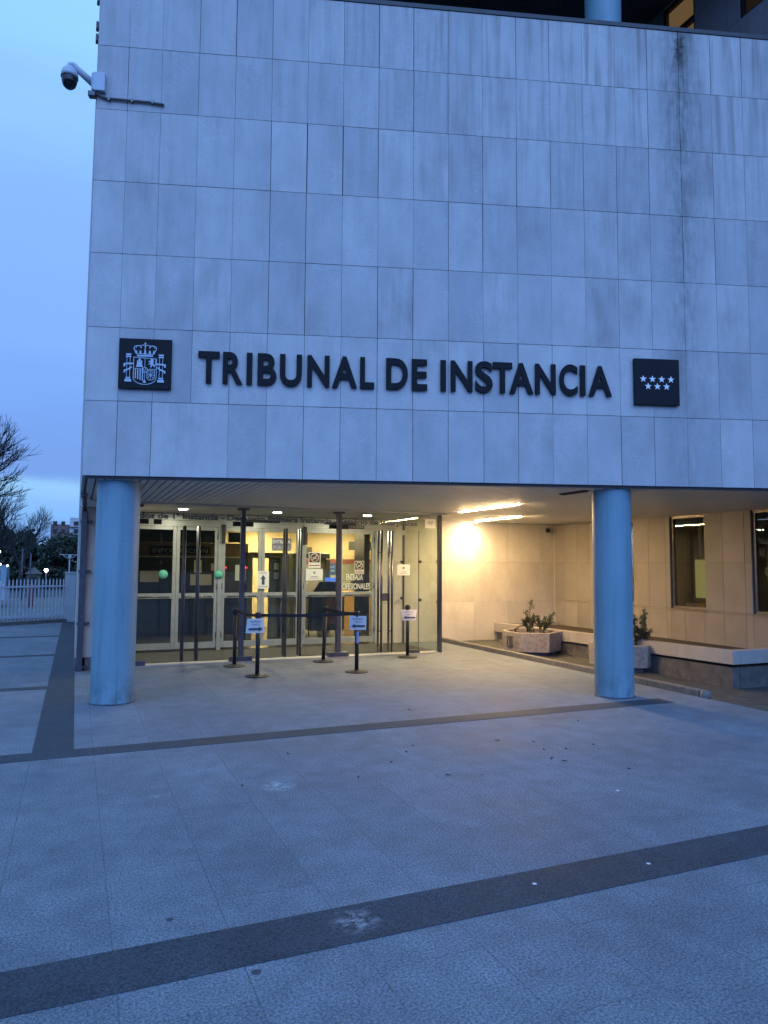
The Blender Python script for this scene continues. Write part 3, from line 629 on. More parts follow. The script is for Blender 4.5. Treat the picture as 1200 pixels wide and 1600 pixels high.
def prohibition(o, w_, h_):
    b = MB(); b.box(w_*.06, w_*.94, -.0036, -.002, h_*.34, h_*.95); b.build('dark_field', M_maroon, o)
    r = w_*.36; cx, cz = w_*.5, h_*.645; b = MB(); b.lathe([(r*.8, 0), (r, 0), (r, .0016), (r*.8, .0016)], (0, 0, 0), 28, Matrix.Translation((cx, -.0037, cz))@Matrix.Rotation(R(90), 4, 'X')); b.build('ring', M_paperw, o)
    b = MB(); b.box(-r*.8, r*.8, -.0052, -.0037, -r*.1, r*.1, M=Matrix.Translation((cx, 0, cz))@Matrix.Rotation(R(-45), 4, 'Y')); b.box(-r*.5, r*.5, -.0066, -.0053, -r*.08, r*.12, M=Matrix.Translation((cx, 0, cz-.01))@Matrix.Rotation(R(15), 4, 'Y')); b.build('bar', M_paperw, o)
    b = MB(); b.box(w_*.06, w_*.94, -.0036, -.002, h_*.12, h_*.18); b.build('red_line', M_red, o)
prohibition(o, .26, .33)
o = sheet_paper('warning_poster', 5.55, 5.77, 1.51, 1.79, YD-.03, 'smaller prohibition poster above the word ENTRADA on the right leaf', M_paperw); prohibition(o, .22, .28)
o = sheet_paper('court_notice', 4.45, 4.82, 1.38, 1.615, YD-.05, 'wide grey notice with a small round seal under the larger prohibition poster')
def seal(o, w_, h_):
    b = MB(); b.lathe([(0, 0), (.025, 0), (.025, .0015), (0, .0015)], (0, 0, 0), 20, Matrix.Translation((w_/2, -.002, h_*.68))@Matrix.Rotation(R(90), 4, 'X')); b.build('seal', mat('faded_seal', (.3, .2, .22), .7), o)
    b = MB(); b.box(w_*.3, w_*.72, -.0035, -.002, h_*.3, h_*.34); b.box(w_*.2, w_*.8, -.0035, -.002, h_*.16, h_*.19); b.build('print_line', M_ink, o)
seal(o, .37, .235)
dl = doors[2]
text('lettering', 'ENTRADA', 5.37-4.36, 5.75-4.36, 1.38, 1.51, -.004, M_textw, dl, .002, .01); text('lettering', 'PROFESIONALES', 5.17-4.36, 5.92-4.36, 1.18, 1.31, -.004, M_textw, dl, .002, .01)

# ================================================================== GLASS SCREEN in front of the doors
YG = 12.73
gs = thing('glass_screen', 'frameless glass entrance screen with steel posts and grey lettering along its top', 'glass screen', (.92, YG, 0))
def G2(b, name, mt): return b.build(name, mt, gs, (-.92, -YG, 0))
XP = [.92, 2.72, 4.53, 6.66]
for i, x in enumerate(XP):
    b = MB(); wd = .042
    b.box(x-wd, x+wd, YG-.045, YG+.045, .012, 2.70, bev=.004) if i < 3 else b.box(x-.05, x+.02, YG-.06, YG+.02, 0.0, 2.70, bev=.004)
    if i < 3:
        b.box(x-.2, x+.2, YG-.06, YG+.06, .012, .09, bev=.006); b.box(x-.1, x+.1, YG-.05, YG+.05, 2.66, 2.72)
    G2(b, 'post', M_dsteel if i < 3 else M_steel)
b = MB()
for i in range(3):
    x0, x1 = XP[i]+.045, XP[i+1]-.055
    b.box(x0, x1, YG-.006, YG+.006, 2.40, 2.695)              # lettered glass fascia
    dl_ = (x1-x0)
    b.box(x0+.0, x0+.34*dl_, YG-.006, YG+.006, .02, 2.395)    # fixed side lights
    b.box(x1-.12*dl_ if i < 2 else x1-.33*dl_, x1, YG-.006, YG+.006, .02, 2.395)
G2(b, 'fixed_glass', M_glass)
b = MB(); b.box(6.655, 6.665, YG+.02, 14.55, .01, 2.695); G2(b, 'side_glass', M_glass)
b = MB()
for y in (YG+.03, 13.6, 14.5):
    for z in (.95, 1.75): b.box(6.63, 6.69, y, y+.06, z, z+.06, bev=.008)
G2(b, 'glass_clamp', M_dsteel)
b = MB(); b.box(6.63, 6.66, 14.4, 14.44, 0, 2.69); G2(b, 'glass_edge_profile', M_dsteel); b = MB(); b.box(6.0, 6.2, YG-.05, YG+.05, .012, .075, bev=.004); b.box(6.19, 6.20, YG-.008, YG+.008, .08, 2.39); G2(b, 'glass_edge_profile', M_dsteel)
# swinging glass leaves with tall twin pull bars
for i, (xa, xb) in enumerate(((1.71, 1.95), (3.50, 3.78), (5.37, 5.59))):
    xl, xr_ = XP[i]+.045+.34*(XP[i+1]-XP[i]-.1), XP[i+1]-.055-(.12 if i < 2 else .33)*(XP[i+1]-XP[i]-.1)
    b = MB(); b.box(xl-.0+.006 if False else xl+.006, (xa+xb)/2-.005, YG-.005, YG+.005, .02, 2.39); b.box((xa+xb)/2+.005, xr_-.006, YG-.005, YG+.005, .02, 2.39)
    lf = G2(b, 'swing_leaf', M_glass)
    for x in (xa, xb):
        b = MB()
        for dy in (-.075, .085):
            b.tube([(x, YG+dy, .06), (x, YG+dy, 2.36)], .021, 12)
        for z in (.45, 1.95): b.tube([(x, YG-.075, z), (x, YG+.085, z)], .012, 8)
        b.build('pull_bar', M_steel if i == 2 else M_dsteel, lf)
b = MB(); b.box(5.40, 5.57, YG-.02, YG+.02, 1.02, 1.17, bev=.006); G2(b, 'lock_case', M_dsteel)
# fascia lettering and transom plates
text('lettering', 'Juzgados de 1ª Instancia - Decanato Primera Instancia - Servicio de Intérpretes', .58, 6.16, 2.44, 2.575, YG-.007, M_text, gs, .002, .038, loc=(-.92, -YG, 0))
for x0, x1, mt in ((.95, 1.12, M_dark), (1.2, 1.33, M_dark), (2.55, 2.92, M_dark), (4.36, 4.75, M_dark)):
    b = MB(); b.box(x0, x1, YG+.06, YG+.09, 2.38, 2.465); G2(b, 'closer_plate', mt)
b = MB(); b.box(4.76, 5.06, YG+.06, YG+.07, 2.39, 2.46); cs = G2(b, 'small_sign', M_ink); text('lettering', 'PASEN', 4.79, 5.03, 2.405, 2.445, YG+.059, M_letg, cs, .002, .01)
b = MB(); b.box(6.33, 6.56, YG-.010, YG-.0075, 2.44, 2.62); st = tag(b.build('star_sticker', M_paper), 'white square sticker with seven dark stars at the right end of the glass fascia', 'sticker')
def star(cx, cz, r, b, y, t=.002, rot=0):
    pts = []
    for k in range(10):
        a = math.pi/2+k*math.pi/5+rot; q = r if k % 2 == 0 else r*.40; pts.append((q*math.cos(a), q*math.sin(a)))
    n = len(pts); vs = [(cx+x, y, cz+z) for x, z in pts]+[(cx+x, y-t, cz+z) for x, z in pts]+[(cx, y, cz), (cx, y-t, cz)]
    fs = [(i, (i+1) % n, n+(i+1) % n, n+i) for i in range(n)]+[(2*n+1, n+i, n+(i+1) % n) for i in range(n)]
    b.mesh(vs, fs)
b = MB()
for k in range(4): star(6.355+.037+k*.034, 2.565, .017, b, YG-.0105)
for k in range(3): star(6.355+.054+k*.034, 2.53, .017, b, YG-.0105)
b.build('stars', M_ink, st)
o = sheet_paper('court_notice', 5.73, 6.0, 1.51, 1.72, YG-.010, 'white notice with a small round seal taped to the right-hand glass of the screen'); seal(o, .27, .21)
o = sheet_paper('small_notice', 6.05, 6.25, 2.32, 2.42, 13.4, 'small cream notice hanging under the ceiling behind the right-hand glass', M_paperw)

# ================================================================== LIGHTS OF THE PORCH
def tube_light(x, y0, y1, label, lit=True):
    o = thing('linear_light', label, 'ceiling light', (x, y0, 2.72), 0, 'linear lights in the slatted ceiling')
    b = MB(); b.box(-.045, .045, 0, y1-y0, -.012, .004); b.build('housing', M_slat if lit else M_dark, o)
    b = MB(); b.box(-.032, .032, .02, y1-y0-.02, -.02, -.0125); b.build('tube', M_tube if lit else M_dark, o)
tube_light(6.6, 9.85, 11.8, 'long lit linear light in the slatted ceiling, nearer to the viewer'); tube_light(8.29, 12.3, 14.1, 'long lit linear light in the slatted ceiling above the wall glow')
tube_light(6.28, 7.75, 8.3, 'dark unlit linear light in the ceiling beside the right column', False)
for i, (x, nm) in enumerate(((1.76, 'left'), (3.5, 'middle'), (5.35, 'right'))):
    o = thing('downlight', 'round lit downlight in the porch ceiling, %s of three above the doors' % nm, 'ceiling light', (x, 13.35, 2.70), 0, 'downlights above the doors')
    b = MB(); b.lathe([(.085, -.001), (.105, -.012), (.11, -.001)], (0, 0, 0), 28); b.build('ring', M_frame, o)
    b = MB(); b.lathe([(0, -.014), (.07, -.012), (.084, -.002)], (0, 0, 0), 28); b.build('diffuser', M_down, o)
wl = thing('added_wall_washer', 'small added ceiling spotlight washing the beige stone wall with a warm glow', 'spotlight', (8.37, 14.22, 2.72))  # made-up fixture, added to give the stone wall its warm glow
b = MB(); b.tube([(0, 0, 0), (0, 0, -.035)], .03, 14); b.build('bracket', M_frame, wl)
dr_ = Vector((0, .38, -.40)).normalized(); b = MB(); b.tube([Vector((0, -.02, -.03)), Vector((0, -.02, -.03))+dr_*.07], .035, 16); b.build('housing', M_frame, wl)
b = MB(); b.tube([Vector((0, -.02, -.03))+dr_*.0705, Vector((0, -.02, -.03))+dr_*.072], .03, 16); b.build('lit_lens', M_down, wl)
ld = bpy.data.lights.new('spot_light', 'SPOT'); ld.energy = 100; ld.color = (1, .70, .36); ld.spot_size = R(120); ld.spot_blend = 1; ld.shadow_soft_size = .03
lo = bpy.data.objects.new('spot_light', ld); col.objects.link(lo); lo.parent = wl; lo.location = Vector((0, -.02, -.03))+dr_*.08; lo.rotation_euler = dr_.to_track_quat('-Z', 'Y').to_euler()
b = MB(); b.lathe([(0, -.10), (.04, -.09), (.055, -.05), (.05, 0), (0, .01)], (0, 0, 0), 20)
cm = b.build('dome_camera', M_dark); cm.location = (10.55, 14.5, 2.62); tag(cm, 'small black dome camera in the corner of the recess under the ceiling', 'security camera')

# ================================================================== FACADE SIGNS (thing axes = facade axes)
def ft(name, label, cat, s, z): P = FP(s, 0, z); return thing(name, label, cat, P, AL)
sg = ft('facade_lettering', 'large black raised letters reading TRIBUNAL DE INSTANCIA on the stone facade', 'sign', 1.338, 3.925)
LET = [('T', 1.335, 1.595), ('R', 1.635, 1.88), ('I', 1.925, 1.995), ('B', 2.06, 2.295), ('U', 2.335, 2.61), ('N', 2.675, 2.955), ('A', 2.985, 3.305), ('L', 3.34, 3.52), ('D', 3.672, 3.95), ('E', 4.0, 4.2),
       ('I', 4.372, 4.442), ('N', 4.505, 4.79), ('S', 4.825, 5.055), ('T', 5.055, 5.315), ('A', 5.275, 5.595), ('N', 5.62, 5.895), ('C', 5.945, 6.19), ('I', 6.225, 6.297), ('A', 6.34, 6.655)]
for ch, a, c in LET:
    dz = .006 if ch in 'CSU' else 0
    text('letter', ch, a-1.338, c-1.338, -dz if ch != 'U' else -dz, .405+(dz if ch != 'U' else 0), -.016, M_black, sg, .026, .022, .010)
for name, label, cat, s0 in (('crest_plaque', 'square black plaque with a pale coat of arms, left of the big letters', 'sign', .39), ('star_plaque', 'square black plaque with seven pale stars, right of the big letters', 'sign', 6.96)):
    pq = ft(name, label, cat, s0, 3.83)
    b = MB(); b.box(0, .625, -.05, -.012, 0, .62, bev=.004); b.build('plate', M_plate, pq)
    b = MB(); b.box(.1, .5, -.012, -.001, .1, .5); b.build('mount', M_dsteel, pq)
    if name == 'star_plaque':
        b = MB(); k_ = .128
        for k in range(4): star(.122+k*k_, .345, .050, b, -.0505)
        for k in range(3): star(.188+k*k_, .248, .050, b, -.0505)
        b.build('stars', M_starw, pq); continue
    # coat of arms, drawn in unit coordinates of the plaque
    b = MB(); zc = [0]
    S_ = .0625*10
    def P_(u, v): return (u*.625, v*.62)
    def poly(pts):
        zc[0] += 1; q = [P_(*p) for p in pts]; y = -.0505-.00006*zc[0]
        n = len(q); ar = sum(q[i][0]*q[(i+1) % n][1]-q[(i+1) % n][0]*q[i][1] for i in range(n))
        if ar < 0: q = q[::-1]
        b.mesh([(x, y, z) for x, z in q]+[(x, y-.0008, z) for x, z in q], [tuple(range(n, 2*n))]+[(i, (i+1) % n, n+(i+1) % n, n+i) for i in range(n)])
    def line(pts, wd=.012, closed=False):
        k = len(pts); seg = range(k if closed else k-1)
        for i in seg:
            a, c = Vector(pts[i]), Vector(pts[(i+1) % k]); t = (c-a)
            if t.length < 1e-6: continue
            t.normalize(); n_ = Vector((-t.y, t.x))*wd/2; e_ = t*wd*.4
            poly([tuple(a-n_-e_), tuple(c-n_+e_), tuple(c+n_+e_), tuple(a+n_-e_)])
    def circ(cx, cy, r, n=20, a0=0, a1=360): return [(cx+r*math.cos(R(a0+(a1-a0)*i/n)), cy+r*math.sin(R(a0+(a1-a0)*i/n))) for i in range(n+1)]
    # shield (x .285-.72, y .10-.62)
    sh = [(.285, .625), (.285, .22)]+[(.5+.215*math.cos(R(a)), .215+.13*math.sin(R(a))) for a in range(190, 351, 16)]+[(.72, .22), (.72, .60)]
    line(sh, .012, True); line([(.5, .62), (.5, .44)], .008); line([(.285, .40), (.43, .40)], .01); line([(.57, .39), (.72, .39)], .01); line([(.5, .31), (.5, .14)], .008)
    for i in range(4): x = .315+i*.045; poly([(x, .385), (x+.02, .385), (x+.02, .145+.0*(i)+(.05-.014*i)), (x, .15+(.055-.014*i))])
    # castle
    poly([(.335, .43), (.46, .43), (.46, .455), (.335, .455)]); poly([(.345, .455), (.45, .455), (.445, .53), (.35, .53)])
    for x in (.35, .385, .42): poly([(x, .53), (x+.028, .53), (x+.028, .56), (x, .56)])
    poly([(.375, .56), (.42, .56), (.415, .60), (.38, .60)])
    # lion rampant
    poly([(.60, .43), (.625, .43), (.635, .48), (.665, .45), (.685, .43), (.69, .46), (.66, .50), (.665, .56), (.65, .60), (.615, .60), (.60, .57), (.62, .55), (.58, .56), (.56, .545), (.61, .52), (.57, .50), (.565, .48), (.615, .495)])
    line([(.68, .47), (.705, .50), (.70, .55), (.715, .58)], .012)
    # chains
    line([(.545, .36), (.545, .24)]+[(.615+.07*math.cos(R(a)), .235+.06*math.sin(R(a))) for a in range(190, 351, 20)]+[(.685, .24), (.685, .36)], .012, True)
    for a in range(0, 180, 45): c_, s_ = math.cos(R(a))*.065, math.sin(R(a))*.075; line([(.615-c_, .275-s_), (.615+c_, .275+s_)], .009)
    line(circ(.5, .375, .052), .012); 
    for x, y in ((.475, .39), (.515, .39), (.495, .35)): poly([(x-.012, y), (x, y-.02), (x+.012, y), (x, y+.02)])
    poly([(.47, .125), (.5, .19), (.53, .125), (.5, .11)])
    # crown
    poly([(.35, .64), (.65, .64), (.655, .67), (.345, .67)]); line([(.35, .69), (.31, .74), (.285, .80), (.30, .84), (.345, .855), (.40, .85)], .014); line([(.65, .69), (.69, .74), (.715, .80), (.70, .84), (.655, .855), (.60, .85)], .014)
    line(circ(.375, .81, .05, 10, 0, 180), .012); line(circ(.46, .82, .05, 10, 20, 180), .012); line(circ(.55, .82, .05, 10, 0, 160), .012); line(circ(.63, .81, .05, 10, 0, 180), .012)
    line([(.5, .68), (.5, .92)], .016); line([(.48, .90), (.52, .90)], .01); line([(.345, .69), (.655, .69)], .014)
    for x in (.33, .41, .5, .59, .67): poly([(x-.02, .71), (x, .69), (x+.02, .71), (x+.012, .77), (x, .74), (x-.012, .77)])
    # pillars with ribbons
    for x, fl_ in ((.19, 1), (.81, -1)):
        line([(x-.03, .62), (x-.03, .22)], .009); line([(x+.03, .62), (x+.03, .22)], .009)
        poly([(x-.055, .62), (x+.055, .62), (x+.045, .645), (x-.045, .645)]); poly([(x-.04, .655), (x+.04, .655), (x+.055, .69), (x-.055, .69)])
        poly([(x-.05, .19), (x+.05, .19), (x+.04, .22), (x-.04, .22)]); poly([(x-.065, .13), (x+.065, .13), (x+.06, .18), (x-.06, .18)])
        line([(x+.09*fl_, .49), (x, .49), (x-.075*fl_, .48), (x-.075*fl_, .44)], .03); line([(x+.055*fl_, .42), (x+.02*fl_, .385), (x-.07*fl_, .35), (x-.07*fl_, .32)], .028)
    b.build('coat_of_arms', M_emb, pq)

# security camera on the corner
sc = ft('security_camera', 'white dome camera on an arm at the top left corner of the facade', 'security camera', 0, 7.6)
b = MB(); b.box(-.03, .115, -.07, -.002, -.02, .22, bev=.008); b.box(-.055, -.031, -.05, .1, -.0, .22, bev=.006); b.build('bracket', M_wpl, sc)
b = MB(); b.tube([(-.04, -.0, .10), (-.2, -.05, .22), (-.27, -.07, .28), (-.30, -.08, .275), (-.305, -.08, .22)], [.045, .04, .036, .036, .036], 14); b.build('arm', M_wpl, sc)
b = MB(); b.lathe([(0, .24), (.055, .235), (.09, .19), (.10, .14), (.103, .10), (.094, .10)], (-.305, -.08, 0), 32); b.build('housing', M_wpl, sc)
b = MB(); b.lathe([(.092, .105), (.09, .05), (.075, .0), (.045, -.03), (0, -.04)], (-.305, -.08, 0), 32); b.build('dome', M_dome, sc)
b = MB(); b.box(-.09, .0, -.06, .02, -.09, -.021, bev=.01); b.build('gland_box', M_dsteel, sc)
cd = ft('cable_conduit', 'thin grey cable conduit running right from the security camera', 'conduit', .05, 7.5)
b = MB(); b.tube([(-.03, -.03, .06), (.02, -.025, .025), (.08, -.022, .01), (.35, -.022, .005), (.60, -.022, .0), (.78, -.022, -.02)], .016, 10); b.build('tube', M_cond, cd)
b = MB()
for x in (.1, .38, .63): b.box(x, x+.02, -.042, -.001, -.02, .03)
b.build('clip', M_steel, cd)

# ================================================================== BELT STANCHIONS
def stanchion(x, y, lean=0, label=''):
    o = thing('belt_stanchion', label, 'stanchion', (x, y, 0), 0, 'black belt stanchions in front of the entrance')
    b = MB(); b.lathe([(0, .0), (.18, .0), (.185, .008), (.175, .016), (.06, .028), (.035, .04), (0, .04)], (0, 0, 0), 40); b.build('base', M_dark, o)
    b = MB(); b.tube([(0, 0, .035), (lean, 0, .87)], .032, 20); b.build('post', M_rub, o)
    b = MB(); b.lathe([(.0, 0), (.038, 0), (.040, .01), (.040, .085), (.034, .095), (0, .098)], (lean, 0, .872), 24); b.box(lean-.05, lean+.05, -.018, .018, .89, .945, bev=.004); b.build('belt_head', M_dark, o)
    return o
P1 = stanchion(2.50, 12.17, 0, 'black belt stanchion farthest left, just in front of the first steel post')
P2 = stanchion(2.60, 10.95, 0, 'black belt stanchion with a white right-arrow sign, nearer the viewer')
P3 = stanchion(4.07, 12.19, .03, 'leaning black belt stanchion without sign between the two with signs')
P4 = stanchion(4.18, 10.84, 0, 'black belt stanchion with a white left-arrow sign and blue strip')
P5 = stanchion(5.72, 12.22, 0, 'black stanchion alone at the right by the glass screen, with a folded white sign')
def belt(parent, a, c, sag=.0):
    a, c = Vector(a), Vector(c); o_ = parent.location; t = (c-a).normalized(); n_ = Vector((-t.y, t.x, 0))*.0015; K = 12; vs = []
    for i in range(K+1):
        p = a.lerp(c, i/K)-Vector((0, 0, sag*4*(i/K)*(1-i/K)))-o_
        for sgn, h in ((-1, .0), (1, .0), (1, .048), (-1, .048)): vs.append(p+n_*sgn+Vector((0, 0, h)))
    fs = [(i*4+j, i*4+(j+1) % 4, (i+1)*4+(j+1) % 4, (i+1)*4+j) for i in range(K) for j in range(4)]
    b = MB(); b.mesh(vs, fs); b.build('belt', M_belt, parent)
belt(P2, (2.64, 10.95, .90), (4.14, 10.84, .90), .015); belt(P1, (2.51, 12.13, .90), (2.59, 10.99, .90), .02); belt(P3, (4.10, 12.15, .90), (4.17, 10.88, .90), .02)
def bent_sign(parent, x, y, z0, w_, h_, label, d, txt, taper=0, tilt=0):
    P = Vector((x, y, z0)); o = thing('paper_sign', label, 'notice', P, tilt, 'paper direction signs on the stanchions')
    b = MB(); K = 10; vs = []
    for i in range(K+1):
        for j in range(2):
            u = (i/K-.5)*w_*(1+taper*(j-.5)); vs.append((u, -.001-.02*math.cos(u/w_*2.6)+.02, j*h_))
    vs2 = [(a, c+.0015, e_) for a, c, e_ in vs]
    fs = [(2*i, 2*i+2, 2*i+3, 2*i+1) for i in range(K)]; n = len(vs)
    b.mesh(vs+vs2, fs+[tuple(n+k for k in reversed(f)) for f in fs]); b.build('sheet', M_paper, o)
    Mx = -.024
    text('lettering', txt[0], -w_*.3, w_*.3, h_*.74, h_*.85, Mx, M_ink, o); text('lettering', txt[1], -w_*.2, w_*.24, h_*.54, h_*.65, Mx, M_ink, o)
    arrow_mb(-w_*.4, w_*.42, h_*.12, h_*.44, d, Mx).build('arrow', M_ink, o)
    return o
bent_sign(P2, 2.55, 10.912, .66, .27, .22, 'white paper sign with a right arrow on the stanchion nearer the left', 'R', ('ENTRADA', 'PÚBLICO'), -.15, -.05)
bent_sign(P4, 4.18, 10.802, .67, .27, .22, 'white paper sign with a left arrow on the stanchion with the blue strip', 'L', ('ENTRADA', 'PÚBLICO'), .05, -.35)
bent_sign(P5, 5.73, 12.18, .68, .27, .20, 'creased white paper sign with a left arrow on the lone right stanchion', 'L', ('ENTRADA', 'PÚBLICO'), .25, -.35)
b = MB(); b.box(-.02, .02, -.036, -.0325, .46, .64); tp = b.build('blue_strip', mat('pale_blue_tape', (.22, .32, .6), .5), P4)

# inside stanchion seen through the doors
o = stanchion(4.28, 16.0, 0, 'black belt stanchion inside the lobby, seen through the middle doors')

# ================================================================== PLANTERS
def hexpts(r): return [(r*math.cos(R(a)), r*math.sin(R(a))) for a in range(30, 390, 60)]
def planter(x, y, z, label, rz=0):
    o = thing('stone_planter', label, 'planter', (x, y, z), rz, 'hexagonal precast planters in the recess')
    r = .60; b = MB(); H = hexpts(r); n = 6
    zt_, zb = .46, .085
    Ho, Hi, Hb = H, hexpts(r-.055), hexpts(r-.02)
    vs = [(x_, y_, zb) for x_, y_ in Hb]+[(x_, y_, zt_-.012) for x_, y_ in Ho]+[(x_*.985, y_*.985, zt_) for x_, y_ in Ho]+[(x_, y_, zt_) for x_, y_ in Hi]+[(x_, y_, zt_-.10) for x_, y_ in Hi]
    fs = [(k*n+i, k*n+(i+1) % n, (k+1)*n+(i+1) % n, (k+1)*n+i) for k in range(4) for i in range(n)]+[tuple(reversed(range(n)))]
    b.mesh(vs, fs); b.build('bowl', M_conc, o)
    b = MB(); b.prism([(a*.8, c*.8) for a, c in H], 0, .09); b.build('foot', M_conc2, o)
    b = MB(); b.prism([(a*.9, c*.9) for a, c in H], .38, .40); b.build('soil', M_soil, o)
    # raised emblem on the left face
    ax = -.60*math.cos(R(30))-.002
    b = MB()
    for q in ((-.10, .10, .36, .375), (-.10, .10, .17, .185), (-.10, -.085, .185, .36), (.085, .10, .185, .36), (-.045, -.02, .2, .33), (.0, .02, .2, .33), (-.045, .06, .325, .345)): b.box(ax-.008, ax+.012, q[0], q[1], q[2], q[3])
    b.build('emblem', M_conc2, o)
    return o
planter(8.53, 12.30, -.06, 'hexagonal concrete planter farther back, left of the right column'); planter(8.92, 10.10, -.09, 'hexagonal concrete planter partly hidden behind the right column')
def shrub(x, y, z, seed, spec, label, small=1.0):
    rd = random.Random(seed); o = thing('planter_shrub', label, 'shrub', (x, y, z), 0, 'straggly shrubs in the planters')
    st, lv = MB(), MB()
    def stem(p, d, ln, r, depth):
        pts = [Vector(p)]; K = 6; d = Vector(d).normalized()
        for i in range(K):
            d = (d+Vector((rd.uniform(-.18, .18), rd.uniform(-.18, .18), rd.uniform(-.05, .12)))).normalized(); pts.append(pts[-1]+d*ln/K)
            if rd.random() < .99:
                for _ in range(5):
                    q = pts[-1]+Vector([rd.uniform(-.025, .025) for _ in range(3)]); u = Vector([rd.uniform(-1, 1) for _ in range(3)]).normalized(); v = u.cross(Vector([rd.uniform(-1, 1) for _ in range(3)])).normalized()
                    L_ = rd.uniform(.016, .045)*small; lv.face([q, q+u*L_*.5+v*L_*.24, q+u*L_, q+u*L_*.5-v*L_*.24], rd.random())
            if depth and i >= 1 and rd.random() < .6: stem(pts[-1], d+Vector((rd.uniform(-.9, .9), rd.uniform(-.9, .9), rd.uniform(0, .5))), ln*rd.uniform(.3, .55), r*.6, depth-1)
        st.tube(pts, [r*(1-.7*i/K) for i in range(K+1)], 5)
    for dx, dy, d, ln in spec: stem((dx, dy, -.02), d, ln*(.8 if small == 1 else .92), .006, 2)
    st.build('stem', M_bark, o); lv.build('leaf', M_leafs, o)
shrub(8.62, 12.3, .35, 5, [(0, 0, (-.35, 0, 1), .62), (.05, .1, (-.25, .1, 1), .5), (.1, 0, (.1, .1, 1), .40), (.15, -.05, (.35, 0, 1), .42), (.2, .05, (.6, -.1, .8), .36), (-.1, 0, (-.6, 0, .6), .28), (.05, -.1, (.0, -.1, 1), .3), (.12, -.1, (.2, .1, 1), .34), (-.05, .05, (-.2, .1, 1), .3)], 'straggly green shrub growing in the farther planter')
b = MB(); b.tube([(8.12, 12.25, .34), (8.1, 12.25, .44), (8.2, 12.27, .5), (8.34, 12.28, .51), (8.42, 12.3, .46), (8.44, 12.3, .36)], .014, 8)
tag(b.build('bent_hose', M_soil), 'bent dark root arching out of the farther planter beside the shrub', 'root')
shrub(8.98, 9.98, .30, 11, [(0, 0, (-.12, 0, 1), .62), (.05, 0, (-.05, .1, 1), .5), (.1, .05, (.2, .1, 1), .5), (.15, -.05, (.3, 0, 1), .48), (.2, 0, (.8, 0, .7), .4), (-.1, 0, (-.3, 0, 1), .38), (.0, -.1, (.1, -.2, 1), .34), (.1, -.12, (.3, -.1, 1), .34), (-.05, .1, (-.1, .1, 1), .36), (.25, .05, (.6, .1, .6), .3), (.05, .1, (0, 0, 1), .4)], 'bushier dark green shrub behind the right column', 1.35)
# few weeds at the wall foot
# fallen twigs on the paving
rd = random.Random(4)
def gpt(px, py):  # measured position of a twig on the paving
    d_ = r2*((px-600)/1121.57)-u2*((py-800)/1121.57)+fw; return d_*(1.7/-d_.z)
for i, (px, py) in enumerate(((612, 1192), (646, 1166), (635, 1176), (777, 1158), (834, 1160), (850, 1172), (885, 1171), (863, 1186), (882, 1190), (983, 1202), (904, 1127), (640, 1110), (927, 1164), (450, 1178), (380, 1228), (561, 1215), (700, 1212))):
    p = gpt(px, py); a = rd.uniform(0, 3.14); ln = rd.uniform(.01, .026); v = Vector((math.cos(a), math.sin(a), 0)); q = Vector((-v.y, v.x, 0))
    b = MB(); b.tube([v*-ln, v*-ln*.3+q*.012+Vector((0, 0, .006)), v*ln*.4+q*.004+Vector((0, 0, .008)), v*ln], [.003, .004, .004, .002], 5)
    o = b.build('fallen_twig', M_soil); o.location = (p.x, p.y, .004); tag(o, 'thin dark dry twig lying on the granite paving', 'twig', 'dry twigs scattered on the paving')

# ================================================================== LEFT BACKGROUND
fa, fb = Vector((-.25, 23.05, 0)), Vector((-5.0, 20.35, 0)); fd = (fb-fa).normalized(); FL = (fb-fa).length
fe = thing('bar_fence', 'white vertical bar fence at the left edge of the plaza', 'fence', fa, math.atan2(fd.y, fd.x))
n_ = int(FL/.104)
for i in range(n_):
    b = MB(); x = .06+i*.104; b.box(x-.016, x+.016, -.012, .012, .10, 1.2); b.prism([(x-.016, -.012), (x+.016, -.012), (x+.016, .012), (x-.016, .012)], 1.2, 1.202)
    vs = [(x-.016, -.012, 1.202), (x+.016, -.012, 1.202), (x+.016, .012, 1.202), (x-.016, .012, 1.202), (x, 0, 1.27)]
    b.mesh(vs, [(0, 1, 4), (1, 2, 4), (2, 3, 4), (3, 0, 4)]); b.build('bar', M_fence, fe)
for z0, z1 in ((1.02, 1.07), (.17, .25)):
    b = MB(); b.box(0, FL, .014, .04, z0, z1); b.build('rail', M_fence, fe)
b = MB(); b.box(0, FL, -.12, .12, -.1, .09); b.build('plinth', M_conc2, fe)
b = MB(); b.box(-.27, .03, 23.0, 23.3, -.1, 1.4, bev=.01); b.box(-.29, .05, 22.98, 23.32, 1.402, 1.45, bev=.01)
tag(b.build('gate_pillar', noisy('rendered_pillar', (.27, .30, .32), (.34, .37, .39), 3, .8)), 'grey rendered square pillar between fence and building', 'pillar')
sheet('road', [(-60, 27), (12, 27), (12, 44), (-60, 40)], -.155, -.15, noisy('pale_road', (.10, .11, .115), (.14, .15, .155), 4, .7))
b = MB(); hv = []
for i in range(61):
    a = math.pi+math.pi*i/60; h_ = 20+6*math.sin(i*.7)+4*math.sin(i*1.9); hv += [(170*math.cos(a), 170*math.sin(a), -.2), (176*math.cos(a), 176*math.sin(a), h_), (230*math.cos(a), 230*math.sin(a), -.2)]
b.mesh(hv, [(3*i+k, 3*i+3+k, 3*i+4+k, 3*i+1+k) for i in range(60) for k in (0, 1)]); tag(b.build('low_sky_blocker', M_leafd), kind='structure')  # unseen ridge behind the camera, added to block low sky and glass reflections
